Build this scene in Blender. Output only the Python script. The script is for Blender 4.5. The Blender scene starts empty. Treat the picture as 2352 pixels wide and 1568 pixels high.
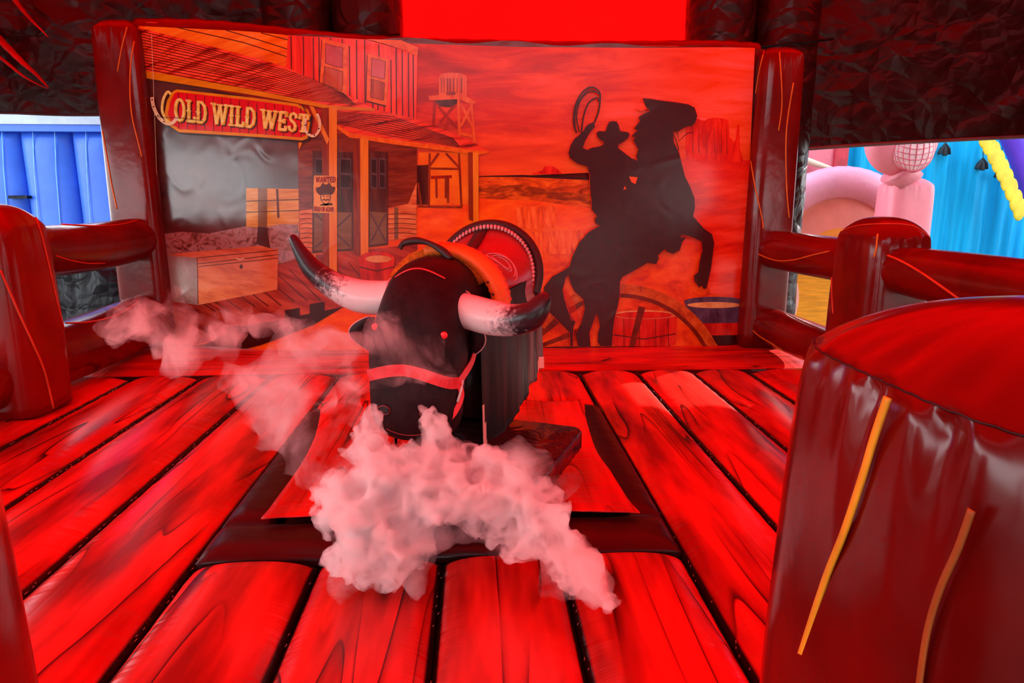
import bpy, bmesh, math, random
from mathutils import Vector, Matrix, noise, geometry
random.seed(7)
SC = bpy.context.scene
COL = SC.collection
PI = math.pi

# ------------------------------------------------------------------ camera
F_PX = 24 / 36 * 2352
YAW, PIT = math.radians(2.8), math.radians(-12.05)
CAM = Vector((0, 0, 1.5))
cf = Vector((math.sin(YAW) * math.cos(PIT), math.cos(YAW) * math.cos(PIT), math.sin(PIT)))
cr = Vector((math.cos(YAW), -math.sin(YAW), 0))
cu = cr.cross(cf)
cam_data = bpy.data.cameras.new('camera')
cam_data.lens, cam_data.sensor_width = 24, 36
cam_data.clip_start, cam_data.clip_end = 0.05, 200
cam = bpy.data.objects.new('camera', cam_data)
COL.objects.link(cam)
cam.matrix_world = Matrix(((cr.x, cu.x, -cf.x, CAM.x), (cr.y, cu.y, -cf.y, CAM.y), (cr.z, cu.z, -cf.z, CAM.z), (0, 0, 0, 1)))
SC.camera = cam

# ------------------------------------------------------------------ sky, sun, exposure
W = bpy.data.worlds.new('daylight')
SC.world = W
W.use_nodes = True
bg = W.node_tree.nodes['Background']
bg.inputs[0].default_value = (0.80, 0.90, 1.0, 1)
bg.inputs[1].default_value = 1.0
_nt = W.node_tree                     # hazy summer sky: bright white towards the horizon, bluer and dimmer overhead
_tc = _nt.nodes.new('ShaderNodeTexCoord')
_sp = _nt.nodes.new('ShaderNodeSeparateXYZ')
_rp = _nt.nodes.new('ShaderNodeValToRGB')
_nt.links.new(_tc.outputs['Generated'], _sp.inputs[0])
_nt.links.new(_sp.outputs['Z'], _rp.inputs['Fac'])
_ml = _nt.nodes.new('ShaderNodeMapRange')          # unseen left sky, boosted to strengthen the pale reflection on the backdrop
_nt.links.new(_sp.outputs['X'], _ml.inputs['Value'])
_ml.inputs['From Min'].default_value, _ml.inputs['From Max'].default_value = 0.0, -0.8
_ml.inputs['To Min'].default_value, _ml.inputs['To Max'].default_value = 1.0, 1.6
_vm = _nt.nodes.new('ShaderNodeVectorMath')
_vm.operation = 'SCALE'
_nt.links.new(_rp.outputs['Color'], _vm.inputs[0])
_nt.links.new(_ml.outputs['Result'], _vm.inputs['Scale'])
_nt.links.new(_vm.outputs['Vector'], bg.inputs[0])
_e = _rp.color_ramp.elements
_e[0].position, _e[0].color = 0.0, (4.1, 4.3, 4.4, 1)
_e[1].position, _e[1].color = 0.75, (1.5, 2.0, 2.7, 1)
sun_d = bpy.data.lights.new('sun', 'SUN')
sun_d.energy = 16.0
sun_d.angle = math.radians(0.5)
sun_d.color = (1.0, 0.93, 0.82)
sun = bpy.data.objects.new('sun', sun_d)
COL.objects.link(sun)
SUN_DIR = Vector((1.4, 0.95, 0.62)).normalized()          # towards the sun
sun.rotation_euler = SUN_DIR.to_track_quat('Z', 'Y').to_euler()
sun.location = (8, 8, 9)
vs = SC.view_settings
vs.view_transform, vs.look, vs.gamma, vs.exposure = 'Standard', 'None', 1.0, 0.0
vs.use_curve_mapping = False
cy = SC.cycles
cy.max_bounces, cy.diffuse_bounces, cy.glossy_bounces = 10, 4, 3
cy.transmission_bounces, cy.volume_bounces, cy.transparent_max_bounces = 4, 7, 96
cy.sample_clamp_indirect = 8
cy.volume_max_steps = 192
cy.use_adaptive_sampling = True
cy.adaptive_threshold = 0.03


# ------------------------------------------------------------------ measuring helpers
def ray(x, y):
    return cf + cr * ((x - 1176) / F_PX) - cu * ((y - 784) / F_PX)


def on_y(x, y, Y):
    d = ray(x, y)
    return CAM + d * (Y / d.y)


def on_z(x, y, Z=0.0):
    d = ray(x, y)
    return CAM + d * ((Z - CAM.z) / d.z)


def on_x(x, y, X):
    d = ray(x, y)
    return CAM + d * (X / d.x)


# ------------------------------------------------------------------ materials
def lin(c):
    return tuple((v / 12.92 if v <= 0.04045 else ((v + 0.055) / 1.055) ** 2.4) for v in (k / 255 for k in c))


def M(name):
    m = bpy.data.materials.new(name)
    m.use_nodes = True
    nt = m.node_tree
    return m, nt, nt.nodes['Principled BSDF'], nt.nodes['Material Output']


def N(nt, t, **kw):
    n = nt.nodes.new(t)
    for k, v in kw.items():
        if k in n.inputs:
            n.inputs[k].default_value = v
        else:
            setattr(n, k, v)
    return n


def L(nt, a, b):
    nt.links.new(a, b)


def coords(nt, scale=(1, 1, 1), rot=(0, 0, 0), which='Object', loc=(0, 0, 0)):
    tc = N(nt, 'ShaderNodeTexCoord')
    mp = N(nt, 'ShaderNodeMapping')
    mp.inputs['Scale'].default_value = scale
    mp.inputs['Rotation'].default_value = rot
    mp.inputs['Location'].default_value = loc
    L(nt, tc.outputs[which], mp.inputs['Vector'])
    return mp.outputs['Vector']


def ramp(nt, fac, stops, interp='LINEAR'):
    r = N(nt, 'ShaderNodeValToRGB')
    r.color_ramp.interpolation = interp
    e = r.color_ramp.elements
    while len(e) < len(stops):
        e.new(0.5)
    for k, (p, c) in enumerate(stops):
        e[k].position = p
        e[k].color = (*c, 1) if len(c) == 3 else c
    L(nt, fac, r.inputs['Fac'])
    return r.outputs['Color']


def bump(nt, bsdf, height, strength=0.3, dist=0.02):
    b = N(nt, 'ShaderNodeBump')
    b.inputs['Strength'].default_value = strength
    b.inputs['Distance'].default_value = dist
    L(nt, height, b.inputs['Height'])
    L(nt, b.outputs['Normal'], bsdf.inputs['Normal'])


def vinyl(name, c, rough=0.36, spec=0.5, vary=0.18, bscale=7, bstr=0.25, bdist=0.02, crease=False, c2=None, stretch=(1, 1, 1)):
    m, nt, b, o = M(name)
    v = coords(nt, stretch)
    n = N(nt, 'ShaderNodeTexNoise', Scale=2.3, Detail=4.0, Roughness=0.6)
    L(nt, v, n.inputs['Vector'])
    c2 = c2 or tuple(k * (1 - vary * 2.2) for k in c)
    L(nt, ramp(nt, n.outputs['Fac'], [(0.3, c2), (0.65, c)]), b.inputs['Base Color'])
    b.inputs['Roughness'].default_value = rough
    b.inputs['Specular IOR Level'].default_value = spec
    if crease:          # crumpled facets: two sizes of distorted cells
        wn = N(nt, 'ShaderNodeTexNoise', Scale=bscale * 0.5, Detail=2.0)
        L(nt, v, wn.inputs['Vector'])
        wm = N(nt, 'ShaderNodeMix', data_type='RGBA', blend_type='LINEAR_LIGHT')
        wm.inputs[0].default_value = 0.28
        L(nt, v, wm.inputs[6])
        L(nt, wn.outputs['Color'], wm.inputs[7])
        hs_ = []
        for sc_, wt in ((bscale, 1.0), (bscale * 2.3, 0.38)):
            vo = N(nt, 'ShaderNodeTexVoronoi', Scale=sc_)
            vo.feature = 'DISTANCE_TO_EDGE'
            L(nt, wm.outputs[2], vo.inputs['Vector'])
            ml_ = N(nt, 'ShaderNodeMath', operation='MULTIPLY')
            L(nt, vo.outputs['Distance'], ml_.inputs[0])
            ml_.inputs[1].default_value = wt
            hs_.append(ml_)
        n2 = N(nt, 'ShaderNodeMath', operation='ADD')
        L(nt, hs_[0].outputs[0], n2.inputs[0])
        L(nt, hs_[1].outputs[0], n2.inputs[1])
        bump(nt, b, n2.outputs[0], bstr, bdist)
        return m
    else:
        n2 = N(nt, 'ShaderNodeTexNoise', Scale=bscale, Detail=3.0, Roughness=0.5)
    L(nt, v, n2.inputs['Vector'])
    bump(nt, b, n2.outputs['Fac'], bstr, bdist)
    return m


def flat(name, c, rough=0.45, spec=0.4, noise_amt=0.25, scale=(6, 6, 6), rot=(0, 0, 0), detail=5, bstr=0.0):
    m, nt, b, o = M(name)
    v = coords(nt, scale, rot)
    n = N(nt, 'ShaderNodeTexNoise', Scale=1.0, Detail=float(detail), Roughness=0.65)
    L(nt, v, n.inputs['Vector'])
    d = tuple(k * (1 - noise_amt) for k in c)
    u = tuple(min(1.0, k * (1 + noise_amt * 0.5)) for k in c)
    L(nt, ramp(nt, n.outputs['Fac'], [(0.32, d), (0.68, u)]), b.inputs['Base Color'])
    b.inputs['Roughness'].default_value = rough
    b.inputs['Specular IOR Level'].default_value = spec
    if bstr:
        bump(nt, b, n.outputs['Fac'], bstr, 0.01)
    return m


def translucent(name, c, gloss=0.0):
    m, nt, b, o = M(name)
    t = N(nt, 'ShaderNodeBsdfTranslucent')
    d = N(nt, 'ShaderNodeBsdfDiffuse')
    n = N(nt, 'ShaderNodeTexNoise', Scale=1.4, Detail=3.0)
    L(nt, coords(nt), n.inputs['Vector'])
    colr = ramp(nt, n.outputs['Fac'], [(0.3, tuple(k * 0.9 for k in c)), (0.7, c)])
    L(nt, colr, t.inputs['Color'])
    d.inputs['Color'].default_value = (c[0] * 0.5, 0.001, 0.001, 1)
    mx = N(nt, 'ShaderNodeMixShader')
    mx.inputs['Fac'].default_value = 0.25
    L(nt, t.outputs[0], mx.inputs[1])
    L(nt, d.outputs[0], mx.inputs[2])
    L(nt, mx.outputs[0], o.inputs['Surface'])
    return m


BROWN = (0.30, 0.012, 0.006)
MAT = {
    'brown': vinyl('brown_vinyl', (0.16, 0.003, 0.002), 0.18, 0.36, 0.2, 5, 0.18, 0.02),
    'brown_top': vinyl('brown_vinyl_glossy', (0.24, 0.003, 0.002), 0.19, 0.34, 0.15, 4, 0.12, 0.02),
    'piping': flat('orange_piping', (0.62, 0.20, 0.012), 0.5, 0.3),
    'yellow_piping': flat('yellow_piping', (0.85, 0.42, 0.02), 0.5, 0.3),
    'red_piping': flat('red_piping', (0.62, 0.06, 0.02), 0.45, 0.3),
    'black': vinyl('black_vinyl', (0.030, 0.003, 0.004), 0.32, 0.34, 0.2, 9, 0.3, 0.02),
    'drape': vinyl('black_tent_fabric', (0.030, 0.003, 0.003), 0.33, 0.25, 0.2, 1.7, 0.7, 0.10, True, None, (1, 1, 1.5)),
    'tarp': vinyl('black_tarp', (0.006, 0.006, 0.009), 0.36, 0.14, 0.2, 3, 0.8, 0.06, True),
    'canopy': translucent('red_canopy_fabric', (0.78, 0.001, 0.001)),
    'red_glow': vinyl('canopy_glow_red', (0.55, 0.004, 0.006), 0.5, 0.3, 0.3, 8, 0.6, 0.03),  # canopy light on the drape, given as a red colour
    'stitch': flat('pale_stitching', (0.75, 0.45, 0.38), 0.6),
    'ground': flat('trodden_ground', (0.24, 0.25, 0.2), 0.9, 0.2, 0.4, (3, 3, 3)),
    'white_fabric': flat('grey_white_vinyl', (0.52, 0.58, 0.70), 0.4, 0.4, 0.15),
}


# ------------------------------------------------------------------ object helpers
def link(name, verts, faces, mat, parent=None, smooth=True, uvs=None, attrs=None):
    me = bpy.data.meshes.new(name)
    me.from_pydata([tuple(v) for v in verts], [], faces)
    mats = mat if isinstance(mat, (list, tuple)) else [mat]
    for m in mats:
        me.materials.append(m)
    me.update()
    for p in me.polygons:
        p.use_smooth = smooth
    if uvs:
        uv = me.uv_layers.new(name='map')
        for lp in me.loops:
            uv.data[lp.index].uv = uvs[lp.vertex_index]
    for k, vals in (attrs or {}).items():
        a = me.attributes.new(k, 'FLOAT', 'POINT')
        a.data.foreach_set('value', vals)
    o = bpy.data.objects.new(name, me)
    COL.objects.link(o)
    if parent is not None:
        o.parent = parent
        if parent.type == 'EMPTY':
            o.matrix_parent_inverse = Matrix.Translation(parent.location).inverted()
    return o


def thing(name, label, cat, loc, group=None):
    o = bpy.data.objects.new(name, None)
    COL.objects.link(o)
    o.location = loc
    o.empty_display_size = 0.2
    return tag(o, label, cat, group)


def tag(o, label=None, cat=None, group=None, kind=None):
    if label:
        o['label'] = label
    if cat:
        o['category'] = cat
    if group:
        o['group'] = group
    if kind:
        o['kind'] = kind
    return o


class MB:
    """collects shapes for one mesh"""

    def __init__(s):
        s.v, s.f, s.m = [], [], []

    def add(s, verts, faces, mi=0):
        k = len(s.v)
        s.v += [Vector(p) for p in verts]
        s.f += [tuple(i + k for i in f) for f in faces]
        s.m += [mi] * len(faces)
        return s

    def build(s, name, mat, parent=None, smooth=True):
        o = link(name, s.v, s.f, mat, parent, smooth)
        if any(s.m):
            o.data.polygons.foreach_set('material_index', s.m)
        return o


def grid_faces(nu, nv, wrap_u=False, wrap_v=False):
    fs = []
    for i in range(nu if wrap_u else nu - 1):
        for j in range(nv if wrap_v else nv - 1):
            a, b = i * nv + j, ((i + 1) % nu) * nv + j
            c, d = ((i + 1) % nu) * nv + (j + 1) % nv, i * nv + (j + 1) % nv
            fs.append((a, b, c, d))
    return fs


def loft(rings, cap=True):
    n = len(rings[0])
    v = [p for r in rings for p in r]
    f = grid_faces(len(rings), n, False, True)
    mean = lambda r: sum((Vector(p) for p in r), Vector()) / len(r)
    i = max(0, len(rings) // 2 - 1)
    c0, c1 = mean(rings[i]), mean(rings[i + 1])
    p0, p1, p2 = Vector(rings[i][0]), Vector(rings[i + 1][0]), Vector(rings[i][1])
    inward = (p1 - p0).cross(p2 - p0).dot((p1 + p2) / 2 - (c0 + c1) / 2) > 0      # (i+1, then next on the ring)
    flip = not inward
    if flip:
        f = [q[::-1] for q in f]
    if cap:
        a, b = tuple(range(n)), tuple(range((len(rings) - 1) * n, len(rings) * n))
        # side faces run ring -> next ring; the caps take the opposite sense so that all face out
        f.append(a if not flip else a[::-1])
        f.append(b[::-1] if not flip else b)
    return v, f


def smooth_path(pts, k=6):
    """Catmull-Rom through points (any dimension tuples)"""
    P = [tuple(p) for p in pts]
    out = []
    for i in range(len(P) - 1):
        p0, p1, p2, p3 = P[max(i - 1, 0)], P[i], P[i + 1], P[min(i + 2, len(P) - 1)]
        for j in range(k):
            t = j / k
            out.append(tuple(0.5 * (2 * b + (c - a) * t + (2 * a - 5 * b + 4 * c - d) * t * t + (3 * b - a - 3 * c + d) * t ** 3)
                             for a, b, c, d in zip(p0, p1, p2, p3)))
    out.append(P[-1])
    return out


def tube(pts, rad, n=12, flatten=1.0, cap=True):
    pts = [Vector(p) for p in pts]
    R = rad if isinstance(rad, (list, tuple)) else [rad] * len(pts)
    rings = []
    t0 = (pts[1] - pts[0]).normalized()
    up = Vector((0, 0, 1)) if abs(t0.z) < 0.9 else Vector((0, 1, 0))
    nrm = (up - t0 * up.dot(t0)).normalized()
    for i, p in enumerate(pts):
        t = (pts[min(i + 1, len(pts) - 1)] - pts[max(i - 1, 0)]).normalized()
        nrm = (nrm - t * nrm.dot(t)).normalized()
        b = t.cross(nrm)
        rings.append([p + nrm * math.cos(2 * PI * k / n) * R[i] * flatten + b * math.sin(2 * PI * k / n) * R[i] for k in range(n)])
    return loft(rings, cap)


def box_vf(x0, x1, y0, y1, z0, z1):
    v = [(x, y, z) for x in (x0, x1) for y in (y0, y1) for z in (z0, z1)]
    return v, [(0, 1, 3, 2), (4, 6, 7, 5), (0, 4, 5, 1), (2, 3, 7, 6), (0, 2, 6, 4), (1, 5, 7, 3)]


def sgnpow(v, p):
    return math.copysign(abs(v) ** p, v)


def fbm(p, o=4):
    return noise.fractal(Vector(p), 0.9, 2.1, o)


def puff_post(name, x0, x1, y0, y1, z0, zs, dome, mat, parent, nexp=5.0, flare=0.0, pleat=0.012, seed=0, n=144, bulge=0.03):
    """inflated upright: rounded-square tube, pleats below the seam, a domed top"""
    cx, cy_, hx, hy = (x0 + x1) / 2, (y0 + y1) / 2, (x1 - x0) / 2, (y1 - y0) / 2

    def ring(z, s, pl):
        out = []
        for k in range(n):
            a = 2 * PI * k / n
            c, q = math.cos(a), math.sin(a)
            r = (abs(c) ** nexp + abs(q) ** nexp) ** (-1 / nexp)
            w = 1 + pl * (math.sin(a * 17 + seed) + 0.7 * math.sin(a * 29 + 2 * seed) + 0.6 * math.sin(a * 11 + 3.1 * seed))
            out.append(Vector((cx + c * r * hx * s * w, cy_ + q * r * hy * s * w, z)))
        return out
    rings = []
    K = 34
    for i in range(K + 1):
        t = i / K
        t = 1 - (1 - t) ** 1.7
        z = z0 + (zs - z0) * t
        d = zs - z
        s = 1 + bulge * math.sin(PI * min(1, t)) + flare * (1 - t) - 0.05 * math.exp(-d / 0.05)
        rings.append(ring(z, s, pleat * math.exp(-d / 0.11) * min(1, d / 0.015)))
    for i in range(1, 20):
        r = 1 - i / 20
        z = zs + dome * (1 - r ** 2.6)
        rings.append(ring(z, r * 0.95 * (1 + 0.03 * math.sin(PI * r)), 0.8 * pleat * math.exp(-(1 - r) / 0.25) * min(1, (1 - r) / 0.1)))
    v, f = loft(rings)
    return link(name, v, f, mat, parent)


def puff_rail(name, a, b, ra, rb, mat, parent, sag=0.0, n=40, steps=26, pleat=0.02, seed=0.0):
    """inflated horizontal tube between two uprights, pinched at both ends"""
    a, b = Vector(a), Vector(b)
    t = (b - a).normalized()
    side = t.cross(Vector((0, 0, 1))).normalized()
    rings = []
    for i in range(steps + 1):
        u = i / steps
        p = a.lerp(b, u) + Vector((0, 0, -sag * math.sin(PI * u)))
        e = min(u, 1 - u)
        s = 1 - 0.16 * math.exp(-e / 0.07)
        pl = pleat * math.exp(-e / 0.10)
        R = ra + (rb - ra) * u
        rings.append([p + (Vector((0, 0, 1)) * math.cos(q) + side * math.sin(q)) * R * s * (1 + pl * math.sin(q * 13 + seed) + pl * 0.7 * math.sin(q * 21 + 2 + seed))
                      for q in (2 * PI * k / n for k in range(n))])
    v, f = loft(rings)
    return link(name, v, f, mat, parent)


def lie_on(path_px, objs, r, mat, parent, name='piping', k=6, n=6):
    """a sewn line that lies on the surface of the given meshes"""
    from mathutils.bvhtree import BVHTree
    trees = [BVHTree.FromPolygons([v.co for v in o.data.vertices], [tuple(p.vertices) for p in o.data.polygons]) for o in objs]
    runs, cur = [], []
    for x, y in smooth_path(path_px, k):
        d = ray(x, y).normalized()
        hits = [h for h in (t.ray_cast(CAM, d) for t in trees) if h[0] is not None]
        if hits:
            h = min(hits, key=lambda q: q[3])
            nn = h[1] if h[1].dot(d) < 0 else -h[1]
            cur.append(h[0] + nn * r * 0.4)
        elif cur:
            runs.append(cur)
            cur = []
    runs.append(cur)
    best = max(runs, key=len)
    if len(best) < 3:
        return None
    v, f = tube(best, r, n)
    return link(name, v, f, mat, parent)


# ================================================================== SETTING
def sheet(name, fn, nu, nv, mat, parent=None):
    v = [fn(i / (nu - 1), j / (nv - 1)) for i in range(nu) for j in range(nv)]
    return link(name, v, grid_faces(nu, nv), mat, parent)


# ground outside
g = link('floor', [(-60, -40, -0.5), (60, -40, -0.5), (60, 60, -0.5), (-60, 60, -0.5)], [(0, 1, 2, 3)], MAT['ground'])
tag(g, 'trodden outdoor ground around the inflatable arena', 'ground', kind='structure')

# red canopy overhead
def roof(u, v):
    x, y = -6.8 + 13.8 * u, -3.2 + 11.8 * v
    return Vector((x, y, 5.0 - 0.010 * (x - 0.1) ** 2 - 0.45 * max(0, (y - 5.5) / 3.1) ** 2 + 0.04 * fbm((x * 0.6, y * 0.6, 0))))


tag(sheet('ceiling', roof, 60, 60, MAT['canopy']), 'red translucent tent canopy glowing with sunlight', 'tent roof', kind='structure')

# red back strip behind the backdrop
def red_back(u, v):
    x = -1.9 + 5.1 * u
    return Vector((x, 8.45 + 0.03 * math.sin(x * 2), 1.9 + 2.75 * v))


tag(sheet('wall_back', red_back, 30, 12, MAT['canopy']), 'glowing red tent panel above the western backdrop', 'tent wall', kind='structure')


def hem_left(u):
    return 2.375 + 0.012 * math.sin(u * 9)


def hem_right(x):
    t = min(1, max(0, (x - 3.0) / 3.4))
    return 1.93 + 0.245 * t ** 0.62


def drape_left(u, v):
    x = -7.0 + 5.35 * u
    z = hem_left(u) + (4.85 - hem_left(u)) * v
    # two long folds that swing down from the upper left
    s = (x + 6.2) * 0.62 + (z - 3.2) * 0.78
    fold = 0.14 * math.exp(-((s) / 0.16) ** 2) + 0.11 * math.exp(-((s + 0.55) / 0.13) ** 2) * (1 if x < -4 else math.exp(-(x + 4) / .3))
    k = 0.09 * fbm((x * 1.1, z * 1.1, 3), 5)
    return Vector((x, 8.05 - fold * min(1, v * 3) + k, z))


def drape_right(u, v):
    x = 2.55 + 4.5 * u
    h = hem_right(x)
    z = h + (4.85 - h) * v
    a = noise.noise(Vector((x * 1.3, z * 1.3, 5)))
    k = 0.05 * a + 0.012 * (1 - abs(noise.noise(Vector((x * 2.2 + z * 1.1, z * 2.6 - x, 1))))) ** 3 + 0.012 * fbm((x * 3, z * 3, 9), 4)
    s = (x - 6.4) * 0.5 - (z - 2.6) * 0.85
    k2 = 0.16 * math.exp(-(s / 0.14) ** 2)
    return Vector((x, 8.02 - k * min(1, 0.3 + v * 2) - k2 * min(1, v * 4) - 0.25 * v * (1 - v) * u, z))


tag(sheet('wall_left', drape_left, 120, 80, MAT['drape']), 'dark tent fabric hanging left of the backdrop, with long folds', 'tent wall', kind='structure')
tag(sheet('wall_right', drape_right, 160, 110, MAT['drape']), 'crinkled dark tent fabric hanging right of the backdrop', 'tent wall', kind='structure')
for name, pts, lab in (('trim_1', [drape_left(i / 40, 0) + Vector((0, -0.01, 0)) for i in range(41)], 'stitched lower hem of the left tent fabric'),
                       ('trim_2', [drape_right(i / 60, 0) + Vector((0, -0.012, 0)) for i in range(61)], 'stitched pale hem of the right tent fabric')):
    v, f = tube(pts, 0.012 if name == 'trim_1' else 0.022, 8)
    tag(link(name, v, f, vinyl(name + '_binding', (0.04, 0.02, 0.02) if name == 'trim_1' else (0.14, 0.06, 0.06), 0.5, 0.4)), lab, 'hem', kind='structure')
# added red strips, canopy reflections put into colour, across the upper left
for name, pth, w in (('glow_strip_3', [(-90, 5), (0, 92), (50, 142), (84, 172), (112, 202)], 0.085), ('glow_strip_4', [(-10, -70), (40, 8), (72, 46), (92, 66), (112, 86)], 0.05), ('glow_strip_5', [(-80, 80), (0, 132), (50, 172), (84, 192), (110, 204)], 0.045)):
    P = [on_y(x, y, 7.86) for x, y in smooth_path(pth, 8)]
    n_ = len(P)
    v, f = tube(P, [w * (0.12 + (1 - i / (n_ - 1)) ** 0.8 * (1 + 0.08 * math.sin(i * 1.9))) for i in range(n_)], 16, 0.4)
    tag(link(name, v, f, MAT['red_glow']), 'added red strip imitating canopy glow on the dark tent cloth, upper left', 'tent fold', kind='structure')
# tent sides, out of the frame, hem heights set to limit daylight
for name, x in (('wall_side_left', -6.9), ('wall_side_right', 7.1)):
    hz = 2.3 if x < 0 else 0.9
    o = sheet(name, lambda u, v, x=x, hz=hz: Vector((x + 0.06 * math.sin(u * 30), -3.2 + 11.3 * u, hz + (4.5 - hz) * v)), 60, 10, MAT['drape'])
    tag(o, None, None, kind='structure')
o = sheet('wall_front_unseen', lambda u, v: Vector((-6.9 + 14 * u, -3.1 + 0.05 * math.sin(u * 40), 1.05 + 1.1 * min(1, max(0, (abs(-6.9 + 14 * u - 0.4) - 3.3) / 0.6)) + 2.7 * v)), 60, 10, MAT['drape'])  # unseen wall, hem lowered in the middle to hold back reflected daylight
tag(o, None, None, kind='structure')

# dark inflated beams either side of the red strip
for x0, x1, lab in ((-2.25, -0.80, 'dark inflated tent beam left of the glowing red strip'), (2.32, 3.75, 'dark inflated tent beam right of the glowing red strip')):
    t = thing('tent_beam', lab, 'tent beam', ((x0 + x1) / 2, 7.95, -0.5), 'inflated tent beams')
    n = 2
    w = (x1 - x0) / 2
    for k in range(n):
        cx = x0 + w * (k + 0.5)
        v, f = tube([(cx, 7.95, -0.5 + 5.2 * q / 30) for q in range(31)], [w * 0.52 * (1 + 0.012 * math.sin(q * 1.7 + k)) for q in range(31)], 32)
        link('beam_tube', v, f, MAT['drape'], t)
    v, f = tube([(x0 - 0.02, 7.55, 2.98), ((x0 + x1) / 2, 7.5, 3.03), (x1 + 0.02, 7.55, 3.12)], 0.014, 8)
    link('beam_band', v, f, MAT['tarp'], t)


# ================================================================== INFLATABLE BED
def wood_vinyl(name, c, dark, line, axis_len=(1, 1), rough=0.33):
    """printed wood grain on vinyl: uv in metres, 'edge' darkens to the black seam strip"""
    m, nt, b, o = M(name)
    uv = N(nt, 'ShaderNodeUVMap')
    uv.uv_map = 'map'

    def mapped(sc):
        mp = N(nt, 'ShaderNodeMapping')
        mp.inputs['Scale'].default_value = sc
        L(nt, uv.outputs[0], mp.inputs['Vector'])
        return mp.outputs['Vector']
    n1 = N(nt, 'ShaderNodeTexNoise', Scale=1.0, Detail=1.5, Roughness=0.4, Distortion=0.5)
    L(nt, mapped((4.2, 0.36, 1)), n1.inputs['Vector'])
    mul = N(nt, 'ShaderNodeMath', operation='MULTIPLY')
    L(nt, n1.outputs['Fac'], mul.inputs[0])
    mul.inputs[1].default_value = 6.5
    fr = N(nt, 'ShaderNodeMath', operation='FRACT')
    L(nt, mul.outputs[0], fr.inputs[0])
    lines = ramp(nt, fr.outputs[0], [(0.0, (0.03, 0.03, 0.03)), (0.035, (0.2, 0.2, 0.2)), (0.10, (0.62, 0.62, 0.62)), (0.30, (1, 1, 1)), (0.97, (1, 1, 1)), (1.0, (0.1, 0.1, 0.1))])
    n2 = N(nt, 'ShaderNodeTexNoise', Scale=1.0, Detail=3.0, Roughness=0.6)
    L(nt, mapped((5, 0.8, 1)), n2.inputs['Vector'])
    base = ramp(nt, n2.outputs['Fac'], [(0.36, dark), (0.60, c)])
    # where lines show at all
    n3 = N(nt, 'ShaderNodeTexNoise', Scale=1.0, Detail=1.0)
    L(nt, mapped((2.2, 0.9, 1)), n3.inputs['Vector'])
    show = ramp(nt, n3.outputs['Fac'], [(0.40, (0, 0, 0)), (0.56, (1, 1, 1))])
    mx = N(nt, 'ShaderNodeMix', data_type='RGBA', blend_type='MULTIPLY')
    L(nt, show, mx.inputs[0])
    L(nt, base, mx.inputs[6])
    L(nt, lines, mx.inputs[7])
    at = N(nt, 'ShaderNodeAttribute', attribute_name='edge')
    ed = ramp(nt, at.outputs['Fac'], [(0.90, (0, 0, 0)), (0.935, (1, 1, 1))])
    mx2 = N(nt, 'ShaderNodeMix', data_type='RGBA')
    L(nt, ed, mx2.inputs[0])
    L(nt, mx.outputs[2], mx2.inputs[6])
    mx2.inputs[7].default_value = (*line, 1)
    L(nt, mx2.outputs[2], b.inputs['Base Color'])
    b.inputs['Roughness'].default_value = rough
    b.inputs['Specular IOR Level'].default_value = 0.27
    n4 = N(nt, 'ShaderNodeTexNoise', Scale=1.0, Detail=3.0, Roughness=0.55)
    L(nt, mapped((1.6, 16, 1)), n4.inputs['Vector'])
    bp = ramp(nt, at.outputs['Fac'], [(0.45, (0.05,) * 3), (0.9, (1, 1, 1))])
    mm = N(nt, 'ShaderNodeMath', operation='MULTIPLY')
    L(nt, n4.outputs['Fac'], mm.inputs[0])
    L(nt, bp, mm.inputs[1])
    bump(nt, b, mm.outputs[0], 0.45, 0.03)
    return m


MAT['plank'] = wood_vinyl('printed_plank_vinyl', (0.74, 0.022, 0.014), (0.26, 0.006, 0.004), (0.012, 0.003, 0.003), rough=0.27)
MAT['plank_back'] = wood_vinyl('printed_log_vinyl', (0.70, 0.020, 0.013), (0.34, 0.006, 0.004), (0.012, 0.003, 0.003))
MAT['apron'] = wood_vinyl('printed_apron_vinyl', (0.76, 0.012, 0.008), (0.36, 0.008, 0.006), (0.55, 0.012, 0.008), rough=0.26)
DEPTH = 0.085
_pk = [0]


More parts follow.
